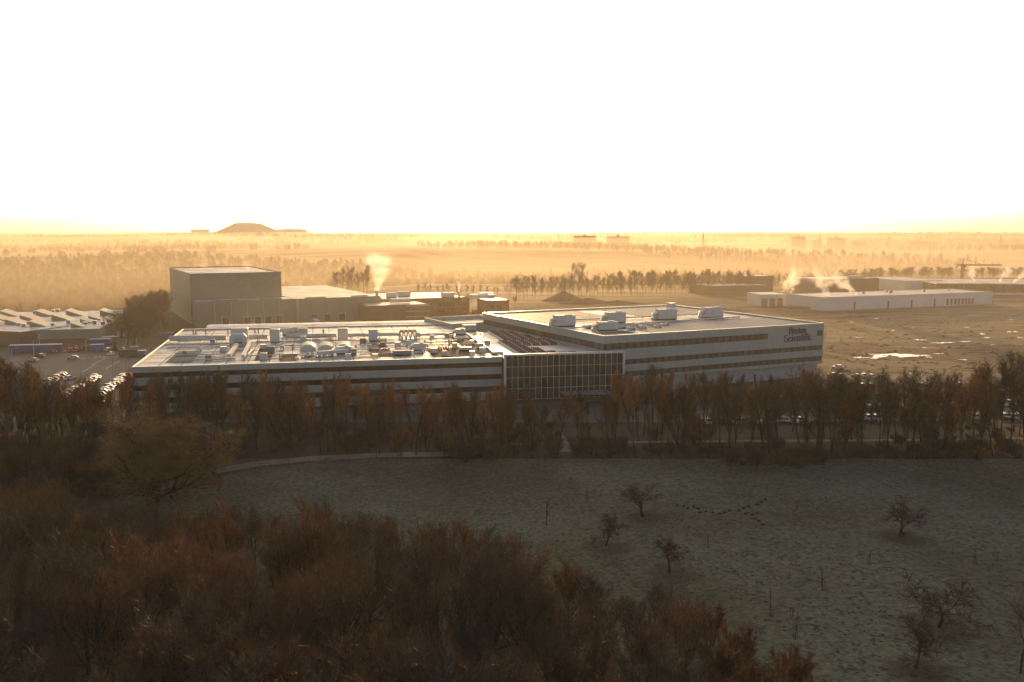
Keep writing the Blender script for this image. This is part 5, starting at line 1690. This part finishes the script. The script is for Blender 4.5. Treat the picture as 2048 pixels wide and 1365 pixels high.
# --- orchard
for (u, v, h, k, lab), p in zip(ORCHARD, OPOS):
    pr = PSAP if k == 5 else PAP[k]
    t = plant_tree('fruit_tree', lab, pr, p.x, p.y, .2, h, k * 1.3 + .4, None, 'tree', 1.75 if k == 0 else 1.4 if k in (3, 4) else 1.25)
    if k == 3:
        rr = np.random.RandomState(8)
        for cx, cy, cz in ((-2.4, .2, 2.6), (2.2, .3, 1.3)):
            n = 260
            a = np.array([[cx, cy, cz]]) + rr.normal(size=(n, 3)) * .12
            d = nrm(rr.normal(size=(n, 3))) * rr.uniform(.25, .5, (n, 1))
            V, F = slivers(np.concatenate([a, a + d, np.full((n, 1), .025)], 1), rr)
            obj('mistletoe', np_mesh('mistletoe', V, F, M['ivy']), t)
for i, (u, v, h, lab) in enumerate([(1174, 1006, 3.0, 'thin staked sapling left of the wide fruit tree'), (1414, 1095, 2.4, 'staked sapling right of the middle fruit trees'), (1738, 1127, 2.4, 'staked sapling left of and below the mistletoe tree'),
                                    (1950, 1128, 2.6, 'staked sapling at the right above the largest fruit tree'), (1645, 1182, 3.2, 'staked sapling with dark soil ring in the middle of the meadow'), (1542, 1232, 4.2, 'tallest staked sapling with three stakes near the wood edge'),
                                    (1591, 1280, 4.0, 'dark sapling beside the reddish bushes'), (1921, 1195, 3.0, 'staked sapling behind the largest fruit tree'), (1584, 1236, 1.4, 'tiny sapling with soil ring beside the tallest sapling')]):
    p = P(u, v, .2)
    t = thing('staked_sapling', lab, 'sapling', p, i * 1.1, None)
    s = h / PSAP[2]
    o = obj('stem', PSAP[0], t, (0, 0, 0), 0, (s * .8, s * .8, s))
    o = obj('twigs', PSAP[1], t, (0, 0, 0), 0, (s * .6, s * .6, s))
    for j in range(3):
        a = 2.1 * j
        obj('stake', shared('stake', lambda: MB().tube((0, 0, 0), (0, 0, 1.5), .035, .035, 6).mesh('stake', M['wood'])), t, (.24 * math.cos(a), .24 * math.sin(a), -.05))
    part('crossbar', t, MB().tube((.24, 0, 1.3), (.24 * math.cos(2.1), .24 * math.sin(2.1), 1.3), .02, n=4).tube((.24, 0, 1.3), (.24 * math.cos(4.2), .24 * math.sin(4.2), 1.3), .02, n=4), M['wood'])
    k = MB()
    k.prism([(.55 * math.cos(6.283 * q / 10), .55 * math.sin(6.283 * q / 10)) for q in range(10)], -.3, .05)
    part('soil_ring', t, k, M['soil_dark'])

# --- grass tussocks on the meadow
tr_ = np.random.RandomState(12)
def tuft(seed):
    r = np.random.RandomState(seed)
    n = 26
    a = np.concatenate([r.normal(size=(n, 2)) * .13, np.full((n, 1), -.03)], 1)
    d = np.concatenate([r.normal(size=(n, 2)) * .16, r.uniform(.03, .1, (n, 1))], 1)
    V, F = slivers(np.concatenate([a, a + d, np.full((n, 1), .045)], 1), r)
    return np_mesh('tussock', V, F, M['tuft'])

# --- treeline between the meadow and the car parks
TB_ = [(-200, 705), (0, 712), (40, 702), (80, 735), (130, 742), (200, 752), (260, 742), (330, 748), (420, 738), (520, 742), (600, 752), (700, 750), (800, 762), (900, 766), (1000, 768), (1100, 762), (1200, 772), (1260, 728), (1330, 722), (1380, 748), (1460, 740), (1500, 762), (1580, 742), (1640, 735), (1680, 752), (1760, 742), (1850, 738), (1920, 745), (2000, 705), (2250, 700)]
rs = random.Random(33)
tp = []
tries = 0
while tries < 12000 and len(tp) < 300:
    tries += 1
    y = rs.uniform(205, 243)
    x = rs.uniform(-.62, .62) * y
    u0, v0 = proj(x, y, 0)
    if u0 < -120 or u0 > 2170:
        continue
    if 1085 < u0 < 1150 and rs.random() < .85:
        continue
    if any((x - a) ** 2 + (y - b) ** 2 < (9.5 if u0 > 1250 else 9.0) for a, b, *_ in tp):
        continue
    vt = bound(TB_, u0) + (abs(rs.gauss(0, 22)) if rs.random() < .6 else rs.uniform(20, 95)) - 6
    # height that puts the top at that line
    d = ray(u0, vt)
    h = CAMZ + d[2] * y / d[1]
    h = max(7, min(21, h))
    tp.append((x, y, h, u0))
for x, y, h, u in tp:
    z0 = 'left of the factory block' if u < 262 else 'before the factory block' if u < 1000 else 'before the glass hall' if u < 1255 else 'before the office block' if u < 1650 else 'before the right car park'
    q = rs.random()
    rusty = (u < 262 and q < .65) or (480 < u < 1000 and q < .6) or (1240 < u < 1400 and q < .4) or q < .15
    pr = rs.choice(PTR + PTR + PWR[:1]) if rusty else rs.choice(PT + PT + PW[3:4])
    front = y < 218
    t = plant_tree('treeline_tree', 'bare %s tree in the %s of the treeline %s' % ('rusty' if rusty else 'brown', 'front' if front else 'rear', z0), pr, x, y, .05, h, rs.random() * 6.28, 'treeline trees ' + z0, 'tree', rs.uniform(.8, 1.25))
    t.rotation_euler.x = rs.gauss(0, .045)
    t.rotation_euler.y = rs.gauss(0, .045)
    if (u > 1350 and q > .86) or (u < 1350 and q > .95):
        t['label'] = 'ivy clad tree in the %s of the treeline %s' % ('front' if front else 'rear', z0)
        rr = np.random.RandomState(int(abs(u)))
        n = 900
        zz = rr.uniform(.2, .55 * pr[2], n)
        a = np.stack([rr.normal(size=n) * .42, rr.normal(size=n) * .42, zz], 1)
        dd = nrm(rr.normal(size=(n, 3))) * .3
        V, F = slivers(np.concatenate([a, a + dd, np.full((n, 1), .09)], 1), rr)
        obj('ivy', np_mesh('ivy', V, F, M['ivy']), t)
for u, v, h, lab in [(60, 902, 18.5, 'white trunked birch leaning near the left picture edge'), (108, 905, 16.5, 'thin white trunked birch right of the leaning birch'), (20, 915, 14, 'pale birch at the far left behind the wood')]:
    p = P(u, v)
    t = plant_tree('birch_tree', lab, PBI, p.x, p.y, .05, h, u * .1)
    t.rotation_euler.x = R(3)
# shrubs along the foot of the treeline
rs = random.Random(44)
sp = []
tries = 0
while tries < 8000 and len(sp) < 295:
    tries += 1
    y = rs.uniform(199, 214) if rs.random() < .85 else rs.uniform(214, 236)
    x = rs.uniform(-.6, .6) * y
    u0, v0 = proj(x, y, 0)
    lim = 925 if u0 < 470 else 905 if u0 < 880 else 928 if u0 < 1000 else 915 if u0 < 1450 else 940 if u0 < 1660 else 922
    if v0 > lim or (1112 < u0 < 1140):
        continue
    if any((x - a) ** 2 + (y - b) ** 2 < 3.0 for a, b, *_ in sp):
        continue
    sp.append((x, y, u0))
for x, y, u in sp:
    z0 = 'beside the oak' if u < 480 else 'behind the footpath' if u < 900 else 'at the foot of the treeline before the glass hall' if u < 1250 else 'at the foot of the treeline before the office block' if u < 1650 else 'at the foot of the treeline before the right car park'
    plant_tree('understorey_shrub', 'dense bare shrub %s' % z0, rs.choice(PSH), x, y, .05, rs.uniform(1.6, 3.6) if u > 1250 else rs.uniform(2, 4.6), rs.random() * 6.28, 'understorey shrubs ' + z0, 'shrub', 1.5)

for i in range(60):
    u, v = rs.uniform(-60, 250), rs.uniform(928, 1000)
    p = P(u, v)
    plant_tree('understorey_shrub', 'dense bare shrub on the ground left of the oak', rs.choice(PSH + PWH), p.x, p.y, .05, rs.uniform(2, 4.5), rs.random() * 6.28, 'understorey shrubs left of the oak', 'shrub', 1.5)

# --- trees by the warehouse on the left
rs = random.Random(55)
for u, v, h, lab in [(255, 690, 17, 'tall bare tree with clumped crown beside the sawtooth factory'), (243, 676, 14, 'slim bare tree at the sawtooth factory corner'), (285, 668, 17, 'dense bare tree left of the tall warehouse'), (300, 655, 19, 'tallest dense tree against the tall warehouse wall'),
                     (318, 645, 19, 'dense tree touching the tall warehouse corner'), (275, 655, 16, 'bare tree behind the slim tree near warehouse'), (330, 660, 10, 'low bare tree at the foot of the tall warehouse'), (300, 672, 11, 'low bushy tree on the lawn edge'), (268, 690, 9, 'small bare tree on the lawn'), (292, 662, 18, 'dense tree in the middle of the clump left of the tall warehouse'), (310, 650, 19, 'dense tree at the back of the clump left of the tall warehouse'), (326, 640, 17, 'dense tree hugging the tall warehouse wall'), (280, 676, 13, 'dense low tree at the front of the clump left of tall warehouse'), (262, 662, 13, 'dense tree at the left of the clump near the factory')]:
    p = P(u, v)
    plant_tree('bare_tree', lab, rs.choice(PW[3:] + PW[:2]), p.x, p.y, float(terrain(p.x, p.y)), h, rs.random() * 6.28, 'trees by the tall warehouse', 'tree', 1.45)
p = P(230, 703)
k = MB()
t = thing('conifer', 'small dark conifer beside the parked silver car', 'tree', p)
part('trunk', t, MB().tube((0, 0, 0), (0, 0, 3.6), .1, .03, 6), M['bark'])
rr = np.random.RandomState(2)
n = 1600
zz = rr.uniform(.3, 4.0, n)
rad = (4.2 - zz) * .36
an = rr.uniform(0, 6.28, n)
a = np.stack([np.cos(an) * rad * .3, np.sin(an) * rad * .3, zz], 1)
b = np.stack([np.cos(an) * rad, np.sin(an) * rad, zz - .25], 1)
V, F = slivers(np.concatenate([a, b, np.full((n, 1), .05)], 1), rr)
obj('crown', np_mesh('crown', V, F, M['ivy']), t)

# --- row of trees beyond the field, and the row behind the white warehouses
PF = []
for i in range(4):
    thick, thin, tw, r_ = tree_data('far', 200 + i)
    V0, F0 = tubes(thick, 4)
    V2, F2 = slivers(tw, r_)
    PF.append(np_mesh('bare_tree', np.concatenate([V0, V2]), np.concatenate([F0, F2 + len(V0)]), M['twig_grey']))
rs = random.Random(66)
def far_row(u0, v0, u1, v1, n, h, lab, grp, jit=8, wide=1.0):
    a, b = P(u0, v0), P(u1, v1)
    for i in range(n):
        p = a.lerp(b, (i + rs.uniform(-.35, .35)) / n)
        q = h * rs.uniform(.8, 1.12) / 16
        o = obj('hazy_tree', rs.choice(PF), None, (p.x, p.y + rs.uniform(-jit, jit), float(terrain(p.x, p.y)) - .2), rs.random() * 6.28, (q * wide, q * wide, q))
        tag(o, lab, 'tree', grp)
far_row(1022, 599, 1240, 592, 28, 18, 'bare hazy tree in the left half of the row beyond the earth mounds', 'left half of the tree row beyond the field')
far_row(1240, 592, 1500, 584, 44, 19, 'bare hazy tree in the right half of the row beyond the field', 'right half of the tree row beyond the field')
far_row(1500, 580, 1640, 572, 16, 13, 'bare hazy tree behind the dark sheds', 'trees behind the dark sheds')
far_row(1615, 560, 1915, 556, 62, 12, 'dark bare tree in the dense row behind the white warehouse', 'dense row behind the white warehouse', 20, 1.7)
far_row(1930, 556, 2140, 556, 40, 12, 'dark bare tree in the dense row right of the crane', 'dense row right of the crane', 20, 1.7)
far_row(665, 588, 745, 586, 8, 22, 'hazy bare tree behind the grey hall', 'trees behind the grey hall', 6)
far_row(1150, 578, 1170, 578, 2, 23, 'tall hazy tree rising behind the row beyond the field', 'tall trees behind the row', 4)
far_row(840, 588, 1010, 592, 14, 9, 'small bare tree behind the production hall', 'trees behind the production hall', 8)
far_row(0, 622, 230, 616, 18, 10, 'small bare tree along the back of the sawtooth factory', 'trees behind the sawtooth factory', 8)
# golden scrub by the production hall
for i, (u, v, h) in enumerate([(915, 640, 7), (930, 642, 6), (945, 640, 6), (900, 645, 8), (955, 636, 5), (880, 648, 8), (1030, 606, 5), (895, 652, 7)]):
    p = P(u, v)
    plant_tree('sunlit_bush', 'backlit golden bush between the production hall and the office block', PWH[i % 2], p.x, p.y, 0, h, i, 'golden bushes by the production hall', 'bush', 1.3)

# --- woodland of the valley: one mass that nobody could count
def scatter(name, pts, me, seed, label):
    base = bpy.data.meshes.new(name)
    base.from_pydata(pts, [], [])
    o = obj(name, base)
    o['kind'] = 'stuff'
    o['label'] = label
    ng = bpy.data.node_groups.new(name, 'GeometryNodeTree')
    ng.interface.new_socket('Geometry', in_out='INPUT', socket_type='NodeSocketGeometry')
    ng.interface.new_socket('Geometry', in_out='OUTPUT', socket_type='NodeSocketGeometry')
    N, L = ng.nodes, ng.links
    gi, go = N.new('NodeGroupInput'), N.new('NodeGroupOutput')
    ip = N.new('GeometryNodeInstanceOnPoints')
    oi = N.new('GeometryNodeObjectInfo')
    src = bpy.data.objects.new('woodland_tree', me)
    oi.inputs['Object'].default_value = src
    rz = N.new('FunctionNodeRandomValue')
    rz.data_type = 'FLOAT_VECTOR'
    rz.inputs['Min'].default_value = (0, 0, 0)
    rz.inputs['Max'].default_value = (0, 0, 6.28)
    rz.inputs['Seed'].default_value = seed
    rsz = N.new('FunctionNodeRandomValue')
    rsz.data_type = 'FLOAT'
    rsz.inputs[2].default_value = .75
    rsz.inputs[3].default_value = 1.3
    rsz.inputs['Seed'].default_value = seed + 1
    L.new(gi.outputs[0], ip.inputs['Points'])
    L.new(oi.outputs['Geometry'], ip.inputs['Instance'])
    L.new(rz.outputs[0], ip.inputs['Rotation'])
    L.new(rsz.outputs[1], ip.inputs['Scale'])
    L.new(ip.outputs[0], go.inputs[0])
    md = o.modifiers.new('scatter', 'NODES')
    md.node_group = ng
    return o
rs = np.random.RandomState(9)
W = []
while len(W) < 9500:
    y = 650 + 5200 * rs.rand() ** 2.1
    x = rs.uniform(-.66, .66) * y
    if x > -215 and y < 980 + (80 if x > 100 else 0) + (160 if x > 250 else 0):
        continue
    if x <= -215 and y < 660:
        continue
    clump = math.sin(x / 170 + 1.3 * math.sin(y / 310)) + math.sin(y / 140 + x / 390)
    if x > -150 and y > 900 and clump < -1.0 + .4 * rs.rand():
        continue
    if y > 1350 and clump < .2 + .35 * rs.rand():
        continue
    W.append((x, y, float(terrain(x, y)) - .5))
for i in range(3):
    scatter('woodland', W[i::3], PF[i], i * 7, 'hazy bare woodland filling the valley')

tp_ = []
while len(tp_) < 12000:
    x, y = tr_.uniform(-74, 128), tr_.uniform(60, 204)
    u, v = proj(x, y, 0)
    if u < -20 or u > 2070 or v > 1400:
        continue
    if math.sin(x * .9 + 2 * math.sin(y * .31)) + math.sin(y * .7 + x * .23) + tr_.normal() * 1.3 < -.4:
        continue
    tp_.append((x, y, float(rough(np.array(x), np.array(y)))))
for i in range(2):
    scatter('grass_tussocks', tp_[i::2], tuft(i), 50 + i, 'frosted grass tussocks all over the meadow')

# --- far town
rs = random.Random(77)
def tower(label, u0, u1, v0, v1, D, floors=6):
    s = D / 1863
    w = (u1 - u0) * s
    x = (u0 - 1024) / FPX * D
    zt = CAMZ - (v0 - 460) * s
    zb = min(CAMZ - (v1 - 460) * s, float(terrain(x, D))) - 4
    t = thing('apartment_block', label, 'building', (x, D, zb), 0)
    h = zt - zb
    part('wall', t, MB().box(0, w, 0, 16, 0, h), M['wall_far'])
    part('roof', t, MB().box(w * .45, w * .55, 4, 10, h, h + 4), M['wall_far'])
    for j in range(floors):
        part('window_band', t, MB().box(w * .03, w * .97, -.1, -.01, h - (j + 1) * h / (floors + 1) * .9, h - (j + 1) * h / (floors + 1) * .9 + 1.4), M['glass'])
tower('left of the two long hazy slab blocks on the horizon', 1146, 1191, 472, 487, 2600)
tower('right of the two long hazy slab blocks on the horizon', 1213, 1258, 473, 488, 2600)
tower('hazy tower block left of the far church spire', 1582, 1608, 474, 489, 2600)
tower('hazy low slab beside the far tower block', 1624, 1640, 480, 489, 2600, 4)
tower('hazy stepped block right of the low slab', 1654, 1688, 476, 490, 2600)
tower('hazy wide low block right of the stepped block', 1702, 1728, 482, 492, 2600, 3)
tower('hazy wide block near the far right of the town', 1815, 1852, 482, 491, 2600, 4)
def spire(label, u, v0, v1, D):
    s = D / 1863
    x = (u - 1024) / FPX * D
    zb = float(terrain(x, D)) - 2
    zt = CAMZ - (v0 - 460) * s
    t = thing('church', label, 'church', (x, D, zb))
    h = zt - zb
    part('tower', t, MB().box(-4, 4, -4, 4, 0, h * .55), M['wall_far'])
    part('spire', t, MB().tube((0, 0, h * .55), (0, 0, h), 4.6, .1, 8), M['roof_far'])
    part('nave', t, MB().box(4, 26, -6, 6, 0, h * .25).extr([(-6, h * .25), (6, h * .25), (0, h * .25 + 7)], 4, 26), M['wall_far'])
spire('hazy church with thin spire beside the far tower block', 1636, 469, 490, 2500)
spire('hazy church with dark spire at the right of the town', 1772, 471, 492, 2500)
spire('thin hazy spire near the right horizon', 1996, 470, 482, 2500)
spire('faint twin church towers left of the town', 1404, 464, 480, 2500)
spire('small hazy spire at the left of the horizon', 567, 478, 490, 2500)
hm = MB().box(0, 11, 0, 9, 0, 6).add([(-.4, -.4, 6), (11.4, -.4, 6), (11.4, 9.4, 6), (-.4, 9.4, 6), (-.4, 4.5, 10), (11.4, 4.5, 10)], [(0, 1, 5, 4), (2, 3, 4, 5), (1, 2, 5), (3, 0, 4)], 1).mesh('house', M['wall_far'], M['roof_far'])
for i in range(110):
    if i < 70:
        D = rs.uniform(2500, 4300); u = rs.uniform(1150, 2048)
        lab, g = 'tiny hazy house in the far town on the right', 'houses of the far town'
    else:
        D = rs.uniform(1700, 2300); u = rs.uniform(20, 620)
        lab, g = 'tiny hazy house among the trees on the far left ridge', 'houses on the far left ridge'
    x = (u - 1024) / FPX * D
    tag(obj('house', hm, None, (x, D, float(terrain(x, D)) - .5), rs.random() * 3, rs.uniform(.9, 1.5)), lab, 'house', g)

# ------------------------------------------------------------------ steam, haze and valley mist
def volume_mat(name, col, dens, aniso):
    m = bpy.data.materials.new(name)
    m.use_nodes = True
    nt = m.node_tree
    nt.nodes.remove(nt.nodes['Principled BSDF'])
    v = nt.nodes.new('ShaderNodeVolumePrincipled')
    v.inputs['Color'].default_value = (*col, 1)
    v.inputs['Density'].default_value = dens
    v.inputs['Anisotropy'].default_value = aniso
    nt.links.new(v.outputs[0], nt.nodes['Material Output'].inputs['Volume'])
    return m, v
def steam_mat(name, k, seed):
    m, v = volume_mat(name, (.97, .97, .97), 0, .45)
    nt = m.node_tree
    N, L = nt.nodes, nt.links
    tc = N.new('ShaderNodeTexCoord')
    def math_(op, a, b=None, clamp=False):
        n = N.new('ShaderNodeMath')
        n.operation = op
        n.use_clamp = clamp
        for i, q in enumerate((a, b)):
            if q is None:
                continue
            if isinstance(q, (int, float)):
                n.inputs[i].default_value = q
            else:
                L.new(q, n.inputs[i])
        return n.outputs[0]
    sx = N.new('ShaderNodeSeparateXYZ')
    L.new(tc.outputs['Object'], sx.inputs[0])
    no = N.new('ShaderNodeTexNoise')
    no.noise_dimensions = '4D'
    no.inputs['W'].default_value = seed * 3.7
    no.inputs['Scale'].default_value = 6.0
    no.inputs['Detail'].default_value = 7
    no.inputs['Roughness'].default_value = .62
    L.new(tc.outputs['Object'], no.inputs['Vector'])
    n2 = N.new('ShaderNodeTexNoise')
    n2.noise_dimensions = '4D'
    n2.inputs['W'].default_value = seed * 1.3 + 9
    n2.inputs['Scale'].default_value = 1.6
    n2.inputs['Detail'].default_value = 1
    L.new(tc.outputs['Object'], n2.inputs['Vector'])
    sc2 = N.new('ShaderNodeSeparateColor')
    L.new(n2.outputs['Color'], sc2.inputs[0])
    z = sx.outputs['Z']
    wob = math_('MULTIPLY', z, .55)
    x = math_('ADD', sx.outputs['X'], math_('MULTIPLY', math_('SUBTRACT', sc2.outputs[0], .5), wob))
    y = math_('ADD', sx.outputs['Y'], math_('MULTIPLY', math_('SUBTRACT', sc2.outputs[1], .5), wob))
    r = math_('SQRT', math_('ADD', math_('MULTIPLY', x, x), math_('MULTIPLY', y, y)))
    rad = math_('ADD', math_('MULTIPLY', z, .36), .06)
    fall = math_('SUBTRACT', 1.0, math_('DIVIDE', r, rad))
    body = math_('ADD', fall, math_('MULTIPLY', math_('SUBTRACT', no.outputs[0], .52), 6.5))
    top = math_('SUBTRACT', 1.0, math_('POWER', math_('MAXIMUM', z, 0.0), 2.5))
    d = math_('MULTIPLY', math_('MULTIPLY', math_('MAXIMUM', body, 0.0), math_('MAXIMUM', top, 0.0)), math_('MAXIMUM', math_('MULTIPLY', fall, 1.6, True), 0.0))
    thin = math_('DIVIDE', k, math_('ADD', math_('MULTIPLY', z, 2.0), .6))
    L.new(math_('MULTIPLY', d, thin), v.inputs['Density'])
    return m
def plume(label, p, h, w, lean_x, lean_y, k, seed):
    b = MB()
    n, m_ = 14, 8
    for j in range(m_ + 1):
        z = j / m_
        for i in range(n):
            a = 6.283 * i / n
            r = .07 + .46 * z
            b.v.append((r * math.cos(a), r * math.sin(a), z))
    for j in range(m_):
        for i in range(n):
            b.f.append((j * n + i, j * n + (i + 1) % n, (j + 1) * n + (i + 1) % n, (j + 1) * n + i)); b.m.append(0)
    b.f += [tuple(range(n - 1, -1, -1)), tuple(range(m_ * n, m_ * n + n))]; b.m += [0, 0]
    # lean the mesh in its own coordinates by rotating the object
    o = obj('steam_plume', b.mesh('steam_plume', steam_mat('steam', k, seed)), None, p, 0, (w, w, h))
    o.rotation_euler = (lean_y, lean_x, seed * 1.0)
    o.rotation_mode = 'ZYX' if False else 'XYZ'
    o['kind'] = 'stuff'
    o['label'] = label
    return o
plume('tall white steam plume above the grey hall', CHIM['main'], 23, 32, R(8), R(0), .5, 1)
plume('small sunlit steam plume above the production hall', CHIM['small'], 7, 6, R(-4), 0, 1.0, 2)
for i, (u, v, z, h, w, lx) in enumerate([(1563, 590, 8.4, 22, 24, -28), (1581, 586, 8.4, 18, 20, -38), (1659, 593, 8.6, 26, 24, -52), (1714, 591, 8.6, 26, 26, -54), (1949, 563, 9.2, 16, 16, -36), (1999, 564, 9.2, 19, 18, -42), (2025, 566, 9.2, 19, 18, -42)]):
    plume(['left steam plume over the white annex', 'leaning steam plume at the warehouse corner', 'middle steam plume over the white warehouse', 'right steam plume over the white warehouse', 'small steam plume right of the crane', 'steam plume over the half built hall', 'rightmost steam plume over the half built hall'][i], P(u, v, z), h, w, R(lx), 0, .42, 3 + i)
plume('faint steam along the tall warehouse roof', wrl(DB, 14, 40, 27.6), 9, 26, R(6), 0, .07, 21)
plume('faint steam at the right of the tall warehouse roof', wrl(DB, 40, 44, 27.6), 9, 22, R(-6), 0, .07, 22)
plume('tiny far steam plume in the valley', P(880, 505, 10), 36, 26, R(-15), 0, .15, 23)

hz_m, _ = volume_mat('haze', (1.0, .94, .82), 0.00009, 0.25)
hb = MB().box(-6900, 6900, -190, 9250, -36, 112)
o = obj('haze', hb.mesh('haze', hz_m))
o['kind'] = 'stuff'
o['label'] = 'thin golden morning haze over the whole place'
# the mist proper: its near end is added as a glare veil over the buildings; it thickens and gets deeper toward the horizon
ms_m, _ = volume_mat('mist', (.74, .655, .5), 0.00032, 0.47)
prof = [(236, -34), (9200, -34), (9200, 34), (2600, 34), (900, 42), (600, 42), (300, 30), (236, 16)]
o = obj('mist_and_veil', MB().extr(prof[::-1], -6800, 6800).mesh('mist_and_veil', ms_m))
o['kind'] = 'stuff'
o['label'] = 'bank of golden mist over valley and horizon, with added glare veil on the buildings'
mt_m, _ = volume_mat('low_mist', (.74, .655, .5), 0.0009, 0.47)
o = obj('low_mist', MB().prism([(-5500, 548), (-250, 548), (-205, 640), (-60, 880), (300, 950), (700, 950), (5500, 950), (5500, 6500), (-5500, 6500)], -33, 9).mesh('low_mist', mt_m))
o['kind'] = 'stuff'
o['label'] = 'dense low mist on the valley floor'
